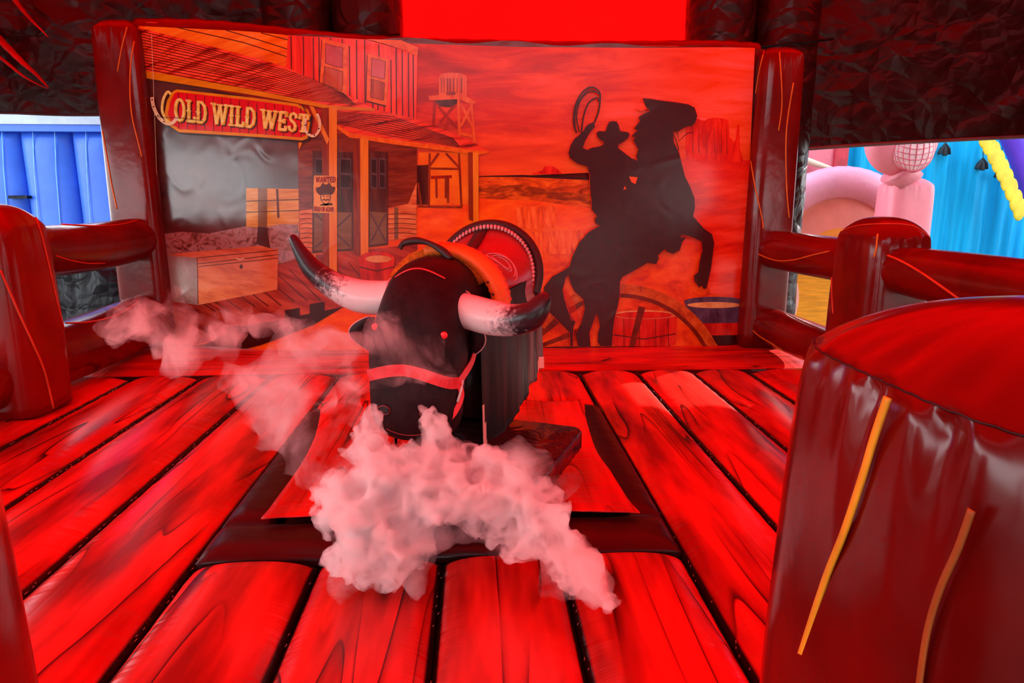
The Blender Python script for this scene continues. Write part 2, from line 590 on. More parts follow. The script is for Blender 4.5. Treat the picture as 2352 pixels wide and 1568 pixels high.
def plank(x0, x1, y0, y1, mat, parent, along='y', depth=DEPTH, name='plank', crown=0.0):
    _pk[0] += 1
    off = _pk[0] * 3.7
    wid, lng = (x1 - x0, y1 - y0) if along == 'y' else (y1 - y0, x1 - x0)
    us = [math.sin(PI / 2 * (-1 + 2 * i / 30)) for i in range(31)]
    nv = max(24, int(lng / 0.05))
    V, UV, ED = [], [], []
    for u in us:
        for j in range(nv + 1):
            w = -1 + 2 * j / nv
            w = math.copysign(1 - (1 - abs(w)) ** 1.35, w)
            d = (1 - abs(w)) * lng / 2
            e = min(1, d / 0.14)
            fu = (1 - abs(u) ** 2.6) ** 0.55 if abs(u) < 1 else 0
            fv = (1 - (1 - e) ** 2.4) ** 0.5
            z = -depth * (1 - fu * fv) + crown * (1 - u * u)
            a, b = u * wid / 2, w * lng / 2
            z += 0.004 * math.sin(b * 34 + off) * abs(u) ** 3 * (1 - abs(u) ** 8)
            cxx, cyy = (x0 + x1) / 2, (y0 + y1) / 2
            V.append((cxx + a, cyy + b, z) if along == 'y' else (cxx + b, cyy + a, z))
            UV.append((a + off * 1.3, b + off))
            ED.append(max(abs(u) if wid > .3 else abs(u), 1 - d / 0.55 if d < 0.55 * 0.12 else 0))
    n = nv + 1
    f = grid_faces(31, n)
    if along != 'y':
        f = [q[::-1] for q in f]
    # closed body underneath
    k = len(V)
    bz = -0.46
    rim = [i * n for i in range(31)] + [30 * n + j for j in range(1, n)] + [i * n + n - 1 for i in range(29, -1, -1)] + [j for j in range(n - 2, 0, -1)]
    for r in rim:
        V.append((V[r][0], V[r][1], bz))
        UV.append(UV[r])
        ED.append(1.0)
    for i in range(len(rim)):
        q = (rim[i], rim[(i + 1) % len(rim)], k + (i + 1) % len(rim), k + i)
        f.append(q if along != 'y' else q[::-1])
    o = link(name, V, f, mat, parent, True, UV, {'edge': ED})
    return o


bed = thing('inflatable_bed', 'red-lit inflatable floor of puffy planks printed like wood, under the bull', 'inflatable floor', (-0.17, 3.6, -0.5))
Y0, YB = 0.55, 5.86
SEAM_L = [-3.64, -2.99, -2.41, -1.82, -1.235]
SEAM_C = [-1.235, -0.702, -0.171, 0.346, 0.887]
SEAM_R = [0.887, 1.405, 1.91, 2.395, 3.27]
for a, b in zip(SEAM_L, SEAM_L[1:]):
    plank(a, b, Y0, YB, MAT['plank'], bed)
for a, b in zip(SEAM_R, SEAM_R[1:]):
    plank(a, b, Y0, YB, MAT['plank'], bed)
for a, b in zip(SEAM_C, SEAM_C[1:]):
    plank(a, b, Y0, 2.735, MAT['plank'], bed)
    plank(a, b, 4.86, YB, MAT['plank'], bed)
plank(-3.64, 3.27, YB, 7.2, MAT['plank_back'], bed, 'x', 0.07, 'back_plank')
# dark pit round the bull
pit = MB()
pit.add(*box_vf(-1.235, 0.887, 2.735, 4.86, -0.46, -0.075))
pit.build('pit_floor', MAT['black'], bed, False)
for x0, x1, y0, y1, al in ((-1.235, 0.887, 2.735, 3.06, 'x'), (-1.235, -0.98, 3.06, 4.86, 'y'), (0.63, 0.887, 3.06, 4.86, 'y'), (-0.98, 0.63, 4.70, 4.86, 'x')):
    plank(x0, x1, y0, y1, MAT['black'], bed, al, 0.05, 'pit_edge_tube')
# stitching in the seams
for x, ya, yb in [(s, Y0, YB) for s in SEAM_L[1:] + SEAM_R[:4]] + [(s, Y0, 2.73) for s in SEAM_C[1:4]]:
    st = MB()
    y = ya + 0.7
    while y < yb:
        l_ = random.uniform(0.006, 0.016)
        if random.random() < 0.28:
            p = Vector((x + random.uniform(-0.012, 0.012), y, -0.052))
            st.add(*tube([p, p + Vector((0.004, l_, 0.002))], 0.0011, 4))
        y += random.uniform(0.02, 0.05)
    tag(st.build('seam_stitch', MAT['stitch'], bed), kind='stuff')

# square apron mat round the bull's base
AP = [on_z(600, 1196, 0.02), on_z(1470, 1182, 0.02), on_z(1342, 922, 0.02), on_z(738, 926, 0.02)]


def apron(u, v, dz=0.0):
    a = AP[0].lerp(AP[1], u)
    b = AP[3].lerp(AP[2], u)
    p = a.lerp(b, v)
    e = 0.075
    p.x += -e * math.sin(PI * v) * (2 * u - 1) * (0.4 + 0.6 * abs(2 * u - 1))
    p.y += e * 0.9 * math.sin(PI * u) * (1 - v) - 0.02 * math.sin(PI * u) * v
    edge = max(abs(2 * u - 1), abs(2 * v - 1))
    p.z = 0.012 + 0.022 * edge ** 4 * (1 + 0.5 * math.sin(u * 23) * math.sin(v * 17)) + 0.006 * fbm((p.x * 4, p.y * 4, 2)) + dz
    return p


nu = 61
V = [apron(i / (nu - 1), j / (nu - 1), dz) for dz in (0, -0.008) for i in range(nu) for j in range(nu)]
f = grid_faces(nu, nu)
f = f + [tuple(k + nu * nu for k in q[::-1]) for q in f]
rim = [i * nu for i in range(nu)] + [(nu - 1) * nu + j for j in range(1, nu)] + [i * nu + nu - 1 for i in range(nu - 2, -1, -1)] + list(range(nu - 2, 0, -1))
for i in range(len(rim)):
    a, b = rim[i], rim[(i + 1) % len(rim)]
    f.append((a, a + nu * nu, b + nu * nu, b))
UV = [(v.x, v.y + 40) for v in V]
ED = [max(abs(2 * (i % (nu * nu) // nu) / (nu - 1) - 1), abs(2 * (i % nu) / (nu - 1) - 1)) * 0.9 for i in range(len(V))]
o = link('apron_mat', V, f, MAT['apron'], None, True, UV, {'edge': ED})
tag(o, 'square red wood-print vinyl flap lying in the dark pit under the bull', 'mat')

# ================================================================== MECHANICAL BULL
BA = math.radians(17)
BP = Vector((-0.06, 3.80, 0))
BF, BR = Vector((-math.sin(BA), -math.cos(BA), 0)), Vector((math.cos(BA), -math.sin(BA), 0))


def B(s, l, z):
    return BP + BF * s + BR * l + Vector((0, 0, z))


def hide_mat():
    m, nt, b, o = M('black_hide')
    v = coords(nt, (14, 14, 14))
    n = N(nt, 'ShaderNodeTexNoise', Scale=1.0, Detail=6.0, Roughness=0.7)
    L(nt, v, n.inputs['Vector'])
    L(nt, ramp(nt, n.outputs['Fac'], [(0.35, (0.012, 0.003, 0.004)), (0.7, (0.032, 0.009, 0.011))]), b.inputs['Base Color'])
    b.inputs['Roughness'].default_value = 0.5
    b.inputs['Specular IOR Level'].default_value = 0.14
    bump(nt, b, n.outputs['Fac'], 0.35, 0.01)
    return m


def skirt_mat():
    m, nt, b, o = M('streaked_skirt_fabric')
    uv = N(nt, 'ShaderNodeUVMap')
    uv.uv_map = 'map'
    mp = N(nt, 'ShaderNodeMapping')
    mp.inputs['Scale'].default_value = (6.5, 0.5, 1)
    L(nt, uv.outputs[0], mp.inputs['Vector'])
    n = N(nt, 'ShaderNodeTexNoise', Scale=1.0, Detail=3.5, Roughness=0.6, Distortion=0.2)
    L(nt, mp.outputs['Vector'], n.inputs['Vector'])
    sx = N(nt, 'ShaderNodeSeparateXYZ')
    L(nt, uv.outputs[0], sx.inputs[0])
    fm = N(nt, 'ShaderNodeMapRange')          # the grey streaks gather towards the rump
    L(nt, sx.outputs['X'], fm.inputs['Value'])
    fm.inputs['From Min'].default_value, fm.inputs['From Max'].default_value = 2.15, 2.6
    fm.inputs['To Min'].default_value, fm.inputs['To Max'].default_value = 0.06, -0.24
    fa = N(nt, 'ShaderNodeMath', operation='ADD')
    L(nt, n.outputs['Fac'], fa.inputs[0])
    L(nt, fm.outputs['Result'], fa.inputs[1])
    L(nt, ramp(nt, fa.outputs[0], [(0.42, (0.012, 0.006, 0.006)), (0.54, (0.02, 0.008, 0.007)), (0.60, (0.10, 0.06, 0.05)), (0.74, (0.24, 0.18, 0.16))]), b.inputs['Base Color'])
    b.inputs['Roughness'].default_value = 0.5
    b.inputs['Specular IOR Level'].default_value = 0.15
    mp2 = N(nt, 'ShaderNodeMapping')
    mp2.inputs['Scale'].default_value = (40, 3, 1)
    L(nt, uv.outputs[0], mp2.inputs['Vector'])
    n2 = N(nt, 'ShaderNodeTexNoise', Scale=1.0, Detail=3.0)
    L(nt, mp2.outputs['Vector'], n2.inputs['Vector'])
    bump(nt, b, n2.outputs['Fac'], 0.3, 0.01)
    return m


def horn_mat():
    m, nt, b, o = M('painted_horn')
    at = N(nt, 'ShaderNodeAttribute', attribute_name='along')
    n = N(nt, 'ShaderNodeTexNoise', Scale=38.0, Detail=5.0, Roughness=0.75)
    L(nt, coords(nt, (1, 1, 1)), n.inputs['Vector'])
    a = N(nt, 'ShaderNodeMath', operation='MULTIPLY_ADD')
    L(nt, n.outputs['Fac'], a.inputs[0])
    a.inputs[1].default_value = 0.55
    L(nt, at.outputs['Fac'], a.inputs[2])
    L(nt, ramp(nt, a.outputs[0], [(0.62, (0.80, 0.72, 0.70)), (0.70, (0.30, 0.25, 0.26)), (0.78, (0.022, 0.014, 0.018))]), b.inputs['Base Color'])
    b.inputs['Roughness'].default_value = 0.28
    bump(nt, b, n.outputs['Fac'], 0.25, 0.006)
    return m


MAT.update(hide=hide_mat(), skirt=skirt_mat(), horn=horn_mat(),
           red_strap=flat('red_strap', (0.80, 0.03, 0.04), 0.4),
           red_dot=flat('red_glossy_dot', (0.9, 0.015, 0.02), 0.25, 0.5, 0.05),
           nostril=flat('dark_nostril', (0.01, 0.004, 0.006), 0.5),
           saddle=vinyl('red_saddle_leather', (0.42, 0.03, 0.03), 0.28, 0.5, 0.25, 16, 0.15, 0.006),
           saddle_rim=flat('dark_saddle_rim', (0.03, 0.012, 0.012), 0.5),
           fleece=flat('orange_fleece', (0.66, 0.14, 0.012), 0.85, 0.1, 0.6, (45, 45, 45), detail=6, bstr=1.0),
           pommel=flat('orange_leather', (0.85, 0.16, 0.02), 0.45, 0.3, 0.15),
           braid=flat('pale_braid', (0.72, 0.40, 0.40), 0.6, 0.2),
           peach=flat('peach_lining', (0.80, 0.42, 0.34), 0.6, 0.2, 0.2, (30, 30, 5)))

bull = thing('mechanical_bull', 'black mechanical bull with white black-tipped horns and red saddle, breathing smoke', 'mechanical bull', BP)


def bull_ring(s, z, w, h, tilt, e=2.2, n=56, dome=0.0):
    t = math.radians(tilt)
    up = (math.sin(t), math.cos(t))
    out = []
    for k in range(n):
        a = 2 * PI * k / n
        c, q = sgnpow(math.cos(a), 2 / e), sgnpow(math.sin(a), 2 / e)
        out.append(B(s + up[0] * q * h, c * w * (1 - 0.10 * max(0, q) * dome), z + up[1] * q * h))
    return out


KEYS = [(-0.73, 0.98, .02, .02, 0, 2.0), (-0.70, 0.97, .17, .17, 0, 2.1), (-0.60, 0.93, .24, .22, 0, 2.2), (-0.30, 0.89, .27, .21, 0, 2.2), (0.05, 0.90, .26, .22, 0, 2.2),
        (0.32, 0.95, .225, .25, 5, 2.2), (0.50, 0.995, .215, .235, 22, 2.2), (0.62, 0.985, .20, .215, 45, 2.3), (0.70, 0.90, .208, .19, 64, 2.6), (0.745, 0.80, .222, .165, 74, 2.9),
        (0.77, 0.70, .218, .15, 79, 2.9), (0.785, 0.60, .212, .145, 83, 2.9), (0.79, 0.52, .208, .14, 86, 2.8), (0.785, 0.455, .188, .13, 90, 2.5), (0.78, 0.415, .14, .10, 92, 2.2), (0.775, 0.40, .02, .02, 92, 2.0)]
v, f = loft([bull_ring(*k) for k in smooth_path(KEYS, 7)])
link('body', v, f, MAT['hide'], bull)


def face_pt(l, z, off=0.004):
    """point on the front of the head at height z, lateral l"""
    ks = smooth_path(KEYS, 14)
    ks = [k for k in ks if k[4] > 40]
    best = None
    for (s, zz, w, h, t, e) in ks:
        tt = math.radians(t)
        q = max(0.0, 1 - (abs(l) / w) ** e) ** (1 / e) if abs(l) < w else 0
        zs = zz + math.cos(tt) * q * h
        d = abs(zs - z)
        if best is None or d < best[0]:
            best = (d, s + math.sin(tt) * (q * h + off))
    return B(best[1], l, z)


# horns
def horn(pts, name='horn'):
    P = smooth_path(pts, 8)
    v, f = tube([B(*p[:3]) for p in P], [p[3] for p in P], 28, 0.94)
    n = len(P)
    al = [i / (n - 1) for i in range(n) for _ in range(28)]
    o = link(name, v, f, MAT['horn'], bull, True, None, {'along': al})
    # sewn collar at the root
    c = B(*P[1][:3])
    d = (B(*P[2][:3]) - B(*P[0][:3])).normalized()
    a = d.cross(Vector((0, 0, 1))).normalized()
    b = a.cross(d)
    ring = [c + (a * math.cos(q) + b * math.sin(q)) * P[1][3] * 1.02 for q in (2 * PI * k / 40 for k in range(41))]
    v, f = tube(ring, 0.006, 6, cap=False)
    link('horn_collar', v, f, MAT['braid'], o)
    return o


horn([(.64, .165, .985, .084), (.67, .24, .975, .086), (.72, .35, .965, .084), (.77, .46, .97, .074), (.80, .545, 1.00, .065), (.79, .585, 1.055, .045), (.77, .59, 1.085, .024), (.765, .59, 1.098, .006)])
horn([(.62, -.16, 1.03, .084), (.62, -.25, 1.02, .088), (.63, -.36, 1.03, .084), (.645, -.47, 1.075, .070), (.655, -.57, 1.15, .054), (.66, -.63, 1.235, .036), (.66, -.665, 1.30, .022), (.66, -.675, 1.315, .006)])


# ears
def ear(sgn, tip_l, z0):
    pts_v = []
    K = 22
    for side in (0, 1):
        for i in range(K + 1):
            t = i / K
            wv = math.sin(PI * t ** 0.8) * 0.075
            for j in range(9):
                q = -1 + 2 * j / 8
                cup = 0.03 * (1 - q * q) * (1 if side else 0.7) + (0.006 if side else 0)
                l = sgn * (0.205 + 0.5 * tip_l * (1 + q * 0.9) * math.sin(PI * min(1, t * 0.95 + 0.03)) ** 0.7)
                pts_v.append(B((0.64 if sgn > 0 else 0.76) + cup - 0.03 * t, l, z0 - 0.175 * t))
    n = (K + 1) * 9
    g_ = grid_faces(K + 1, 9)
    o = link('ear', pts_v, g_ + [tuple(k + n for k in q[::-1]) for q in g_], MAT['hide'], bull)
    rim = [pts_v[n + i * 9 + 8] for i in range(K + 1)]
    v, f = tube(rim, 0.004, 6)
    link('ear_piping', v, f, MAT['braid'], o)


ear(-1, 0.15, 0.955)
ear(1, 0.085, 0.935)


def disc(c, nrm, r, th, n=28, dome=0.35):
    nrm = nrm.normalized()
    a = nrm.cross(Vector((0, 0, 1))).normalized()
    b = nrm.cross(a)
    rings = []
    for rr, d in ((1, 0), (1, 0.5), (0.85, 0.85), (0.45, 1), (0.02, 1.02)):
        rings.append([c + (a * math.cos(2 * PI * k / n) + b * math.sin(2 * PI * k / n)) * r * rr + nrm * th * d for k in range(n)])
    return loft(rings)


for l, z in ((-.165, .925), (.165, .905)):
    v, f = disc(face_pt(l, z), BF, 0.0165, 0.008)
    link('eye', v, f, MAT['red_dot'], bull)


# noseband: across the face, then back round the right cheek
def band(path, width, th=0.006):
    P = [Vector(p) for p in path]
    V = []
    for i, p in enumerate(P):
        t = (P[min(i + 1, len(P) - 1)] - P[max(i - 1, 0)]).normalized()
        out_ = (p - B(0.62, 0, p.z))
        out_ = (out_ - t * out_.dot(t)).normalized()
        w = t.cross(out_).normalized() * width / 2
        V += [p - w, p + w, p + w + out_ * th, p - w + out_ * th]
    n = len(P)
    f = grid_faces(n, 4, False, True) + [(3, 2, 1, 0), tuple((n - 1) * 4 + k for k in range(4))]
    return V, f


path = [face_pt(-.214 + .428 * i / 30, 0.695 + 0.062 * (1 - abs(-1 + 2 * i / 30) ** 1.7) - 0.010 * (i / 30), 0.006) for i in range(31)]
v, f = band(path, 0.052)
link('noseband', v, f, MAT['red_strap'], bull, False)
p0 = path[-1]
side = smooth_path([tuple(p0), tuple(B(.68, .228, .74)), tuple(B(.60, .228, .80))], 6)
v, f = band(side, 0.034)
link('cheek_strap', v, f, MAT['red_strap'], bull, False)
side = smooth_path([tuple(p0), tuple(B(.81, .222, .62)), tuple(B(.85, .20, .55)), tuple(B(.88, .15, .50))], 6)
v, f = band(side, 0.026)
link('chin_strap', v, f, MAT['red_strap'], bull, False)
v, f = tube([B(.80, .228, .69), B(.82, .226, .65), B(.84, .215, .60)], 0.006, 8)
link('buckle', v, f, flat('buckle_metal', (0.7, 0.6, 0.55), 0.25, 0.5), bull)
# nostrils with red rims, mouth seam
for sg in (-1, 1):
    c = face_pt(sg * .10, .565, 0.002)
    v, f = disc(c, BF + BR * sg * 0.25, 0.026, 0.004)
    no = link('nostril', v, f, MAT['nostril'], bull)
    ring = [c + (BR * math.cos(q) * 0.030 + Vector((0, 0, 1)) * math.sin(q) * 0.020) + BF * 0.006 for q in (2 * PI * k / 24 for k in range(25))]
    v, f = tube(ring, 0.002, 6)
    link('nostril_rim', v, f, MAT['saddle'], no)
v, f = tube([face_pt(-.10 + .2 * i / 16, .47 - 0.02 * math.sin(PI * i / 16), 0.002) for i in range(17)], 0.002, 6)
link('mouth', v, f, MAT['saddle'], bull)
# red brow seam over the poll
v, f = tube([face_pt(-.115 + .24 * i / 24, 1.135 + 0.045 * math.sin(PI * i / 24), 0.006) for i in range(25)], 0.004, 6)
link('brow_seam', v, f, MAT['red_strap'], bull)

# hanging skirt round the body
SK = []
for i in range(141):
    t = i / 140
    # perimeter from left shoulder round the rump to the right shoulder
    if t < 0.4:
        s, l, = 0.52 - (t / 0.4) * 1.12, -1
    elif t < 0.6:
        q = (t - 0.4) / 0.2
        s, l = None, q
    else:
        s, l = -0.60 + (t - 0.6) / 0.4 * 1.12, 1
    if s is None:
        a = -PI / 2 + PI * l
        SK.append((-0.60 - 0.13 * math.cos(a), 0.285 * math.sin(a)))
    else:
        taper = 0.285 if s < 0.1 else 0.285 - 0.06 * ((s - 0.1) / 0.42) ** 1.5
        SK.append((s, l * taper))
V, UV, PK = [], [], []
al = 0
prev = None
for i, (s, l) in enumerate(SK):
    if prev:
        al += math.hypot(s - prev[0], l - prev[1])
    prev = (s, l)
    hem = 0.40 - 0.16 * max(0, min(1, (s + 0.45) / 0.9)) + 0.012 * math.sin(al * 21)
    for j in range(25):
        v_ = j / 24
        z = 1.02 - (1.02 - hem) * v_
        k = 1 + 0.05 * v_ + 0.035 * v_ * math.sin(al * 26) + 0.015 * math.sin(al * 57) * v_
        V.append(B(s * (1 + 0.02 * v_), l * k, z))
        UV.append((al, z))
n_in = len(V)
V += [B((p - BP).dot(BF) * 0.975, (p - BP).dot(BR) * 0.965, p.z) for p in V]
UV += UV
f = grid_faces(141, 25)
f = [q[::-1] for q in f] + [tuple(k + n_in for k in q) for q in f]
for i in range(140):
    a, b = i * 25 + 24, (i + 1) * 25 + 24
    f.append((a, b, b + n_in, a + n_in))
sk = link('skirt', V, f, MAT['skirt'], bull, True, UV)
# peach hem corner
for i0, i1, j0 in ((83, 91, 20), (137, 140, 13)):
    vv = []
    for i in range(i0, i1 + 1):
        for j in range(j0 + (i % 2 if i < 100 else (140 - i) * 3), 25):
            p = V[i * 25 + j]
            vv.append((i, j, p + (p - Vector((BP.x, BP.y, p.z))).normalized() * 0.006))
    ix = {(i, j): k for k, (i, j, p) in enumerate(vv)}
    ff = [(ix[i, j], ix[i, j + 1], ix[i + 1, j + 1], ix[i + 1, j]) for (i, j) in ix if (i, j + 1) in ix and (i + 1, j) in ix and (i + 1, j + 1) in ix]
    link('hem_patch', [q[2] for q in vv], ff, MAT['peach'], sk)


# saddle
def sad_rim(a):
    """cantle rim: a from -1 (left) to 1 (right)"""
    q = a * PI * 0.60
    return Vector((-0.36 - 0.12 * math.cos(q), 0.305 * math.sin(q), 1.01 + 0.305 * math.cos(q)))


def sad_in(a):
    q = a * PI * 0.56
    return Vector((0.20, 0.235 * math.sin(q), 1.03 + 0.18 * math.cos(q)))


V = []
for i in range(49):
    a = -1 + i / 24
    r, k = sad_rim(a), sad_in(a)
    for j in range(21):
        t = j / 20
        p = k.lerp(r, t)
        dip = math.sin(PI * t) * (0.06 * (1 - abs(a)) + 0.02)
        V.append(B(p.x, p.y, p.z - dip))
n1 = len(V)
V += [B((p - BP).dot(BF) - 0.02, (p - BP).dot(BR) * 1.03, p.z - 0.03) for p in V]
f = grid_faces(49, 21)
ff = f + [tuple(k + n1 for k in q[::-1]) for q in f]
for i in range(48):
    for j in (0, 20):
        a, b = i * 21 + j, (i + 1) * 21 + j
        ff.append((a, b, b + n1, a + n1))
sad = thing('saddle', None, None, BP)
sad.parent = bull
sad.location = (0, 0, 0)


def sub(name, v, f, mat, smooth=True):
    return link(name, [Vector(p) - BP for p in v], f, mat, None, smooth)


def child(o):
    o.parent = sad
    return o


child(sub('seat', V, ff, MAT['saddle']))
rim = [sad_rim(-1 + i / 40) for i in range(81)]
v, f = tube([B(p.x - 0.022, p.y * 1.05, p.z + 0.012) for p in rim], 0.030, 14)
child(sub('cantle_rim', v, f, MAT['saddle_rim']))
bd = MB()
K = 46
for i in range(K):
    a = -0.93 + 1.86 * i / (K - 1)
    r, k = sad_rim(a), sad_in(a)
    p, q = r.lerp(k, 0.015), r.lerp(k, 0.085)
    for pp, qq, of in ((p, q, 0.012),):
        b2 = sad_rim(a + 0.012)
        bd.add(*tube([B(pp.x, pp.y * 0.985, pp.z + of - 0.008), B((qq.x + pp.x) / 2, qq.y * 0.99, (qq.z + pp.z) / 2 + of), B(qq.x, qq.y + (b2.y - r.y), qq.z + of - 0.01)], 0.0085, 8))
child(sub('braided_edge', bd.v, bd.f, MAT['braid']))
# swirl tooling on the seat
sw = MB()
for c0, r0, turns in ((0.45, 0.05, 1.4), (0.62, 0.035, 1.2)):
    pts = []
    for i in range(40):
        q = i / 39 * turns * 2 * PI
        a, t = 0.42 + (c0 - 0.5) * 0.4 + 0.28 * math.cos(q) * (1 - i / 60), 0.42 + 0.16 * math.sin(q) * (1 - i / 60)
        r, k = sad_rim(a), sad_in(a)
        p = k.lerp(r, t)
        pts.append(B(p.x, p.y, p.z - math.sin(PI * t) * (0.06 * (1 - abs(a)) + 0.02) + 0.004))
    sw.add(*tube(pts, 0.003, 6))
child(sub('tooled_swirl', sw.v, sw.f, MAT['braid']))
# dark strap over the cantle
pts = []
V = []
for i in range(15):
    t = i / 14
    for a in (-0.16, -0.02):
        r, k = sad_rim(a), sad_in(a)
        p = k.lerp(r, 0.55 + 0.45 * t)
        dip = math.sin(PI * (0.55 + 0.45 * t)) * (0.06 * (1 - abs(a)) + 0.02)
        for h in (0.004, 0.012):
            V.append(B(p.x, p.y, p.z - dip + h))
f = []
for i in range(14):
    k = i * 4
    f += [(k + 1, k + 5, k + 7, k + 3), (k, k + 2, k + 6, k + 4), (k, k + 4, k + 5, k + 1), (k + 2, k + 3, k + 7, k + 6)]
child(sub('seat_strap', V, f, MAT['saddle_rim']))


# front swell: fleece lined arch over the neck
def arch(a0, a1, s0, s1, r0, r1, zc, lift=0.0):
    V = []
    K = 40
    for i in range(K + 1):
        a = (a0 + (a1 - a0) * i / K)
        for s, r in ((s0, r0), (s0 - 0.004, r1), ((s0 + s1) / 2, r1 + lift), (s1, r1 - 0.005), (s1, r0)):
            w = 1 + 0.012 * math.sin(i * 2.3 + s * 50)
            V.append(B(s, math.sin(a) * r * w * 1.02, zc + math.cos(a) * r * w))
    return V, [q for q in grid_faces(K + 1, 5, False, True)] + [(4, 3, 2, 1, 0), tuple(K * 5 + k for k in range(5))]


v, f = arch(-1.62, 1.0, 0.46, 0.36, 0.235, 0.302, 0.948, 0.012)
child(sub('fleece_pad', v, f, MAT['fleece']))
v, f = arch(-0.25, 1.50, 0.466, 0.25, 0.272, 0.314, 0.948, 0.012)
child(sub('pommel_swell', v, f, MAT['pommel']))
for k in range(2):
    a = 1.05 + 0.22 * k
    v, f = disc(B(0.468, math.sin(a) * 0.29, 0.948 + math.cos(a) * 0.29), BF + Vector((0, 0, .6)), 0.007, 0.004, 12)
    child(sub('stud', v, f, MAT['saddle_rim']))
# curved black grab handle
hp_ = smooth_path([(.52, .085, 1.205), (.50, .03, 1.245), (.48, -.04, 1.275), (.47, -.11, 1.285), (.47, -.175, 1.272), (.48, -.195, 1.245)], 8)
v, f = tube([B(*p) for p in hp_], [0.016 + 0.003 * math.sin(i * .3) for i in range(len(hp_))], 14)
child(sub('grab_handle', v, f, MAT['saddle_rim']))
v, f = tube([B(.38, .275, 0.99), B(.36, .29, 0.95), B(.34, .295, 0.92)], 0.012, 8)
child(sub('buckle', v, f, flat('steel_buckle', (0.5, 0.45, 0.42), 0.25, 0.5)))

# padded base under the bull: cover slab over a dark post
base_c = Vector((0.055, 3.30, 0))
ba = math.radians(23.5)
bf, br = Vector((-math.sin(ba), -math.cos(ba), 0)), Vector((math.cos(ba), -math.sin(ba), 0))


def BB(s, l, z):
    return base_c + bf * s + br * l + Vector((0, 0, z))


def slab(hs, hl, z0, z1, sl=0.0, r=0.04):
    rings = []
    for z, k in ((z0, 0.96), (z0 + 0.012, 1.0), (z1 - 0.012, 1.0), (z1, 0.985), (z1 + 0.003, 0.6), (z1 + 0.003, 0.05)):
        ring = []
        for q in range(96):
            a = 2 * PI * q / 96
            c, s_ = math.cos(a), math.sin(a)
            rr = (abs(c) ** 14 + abs(s_) ** 14) ** (-1 / 14)
            w = 1 + 0.006 * math.sin(q * 2.9) + 0.004 * math.sin(q * 5.3 + z * 90)
            ring.append(BB(hs * rr * c * k * w, hl * rr * s_ * k * w, z + sl * hs * rr * c * k))
        rings.append(ring)
    return loft(rings)


v, f = slab(0.375, 0.39, 0.165, 0.275)
link('base_cover', v, f, vinyl('wrinkled_black_cover', (0.050, 0.010, 0.012), 0.2, 0.55, 0.2, 5, 0.5, 0.03, True), bull)
v, f = slab(0.27, 0.27, 0.035, 0.18)
link('base_post', v, f, MAT['black'], bull)
v, f = tube([B(0.1, 0, 0.27), B(0, 0, 0.5), B(0, 0, 0.85)], 0.14, 24)
link('drive_column', v, f, MAT['black'], bull)

# ================================================================== WESTERN BACKDROP
YP = 6.70


def curl(x):
    """how far the inflated sheet curves away at its two side edges"""
    d = max(0, -1.8 - x)
    return (0.4 * d * d if d < 0.4 else 0.064 + 0.32 * (d - 0.4)) + 0.05 * max(0, (x - 2.1) / 0.55) ** 2


back = thing('inflatable_backdrop', 'tall inflatable frame with a printed old west scene behind the bull', 'backdrop', (-0.2, 6.9, -0.5))
ILL = (1.0, 0.42, 0.34)          # print inks: ratio of red to green and blue light used to judge the printed colour


def ink(r, g, b):
    c = lin((r, g, b))
    return tuple(max(0.004, min(0.92, c[k] / ILL[k])) for k in range(3))


# body of the frame behind the sheet
def slab_back(u, v, y):
    xl = -3.12 + 0.03 * math.sin(PI * v)
    xr = 2.74
    x = xl + (xr - xl) * u
    y = y if y > 7 else YP + 0.03 + curl(x)
    top = 2.97 - 0.10 * math.sin(PI * min(1, u * 1.2) * 0.5) - 0.02 * math.sin(u * 40) * math.exp(-abs(u - .5))
    return Vector((x, y, top * v))


V = [slab_back(i / 40, j / 20, y) for y in (6.93, 7.4) for i in range(41) for j in range(21)]
n = 41 * 21
f = grid_faces(41, 21)
f = f + [tuple(k + n for k in q[::-1]) for q in f]
rim = [i * 21 for i in range(41)] + [40 * 21 + j for j in range(1, 21)] + [i * 21 + 20 for i in range(39, -1, -1)] + list(range(19, 0, -1))
for i in range(len(rim)):
    a, b = rim[i], rim[(i + 1) % len(rim)]
    f.append((b, a, a + n, b + n))
link('frame_body', V, f, MAT['brown'], back, False)
# uprights
up_l = puff_post('frame_upright', -3.59, -3.145, 6.93, 7.43, 0.0, 3.03, 0.10, MAT['brown'], back, 5.0, 0.12, 0.014, 1.0, bulge=0.02)
up_r = puff_post('frame_upright', 2.66, 3.08, 6.60, 7.14, 0.0, 2.80, 0.08, MAT['brown'], back, 5.0, 0.10, 0.014, 2.0, bulge=0.02)
# top tube, sagging to the middle
pts = []
for (x, y) in [(318, 52), (480, 56), (640, 72), (800, 88), (960, 97), (1130, 101), (1300, 104), (1500, 103), (1640, 103), (1735, 108)]:
    p = on_y(x, y, 6.86 + curl(on_y(x, y, 6.9).x))
    pts.append((p.x, p.y, p.z - 0.075))
P = smooth_path(pts, 8)
v, f = tube(P, [0.115 * (1 + 0.03 * math.sin(i * 2.1)) for i in range(len(P))], 28)
link('top_tube', v, f, MAT['brown'], back)
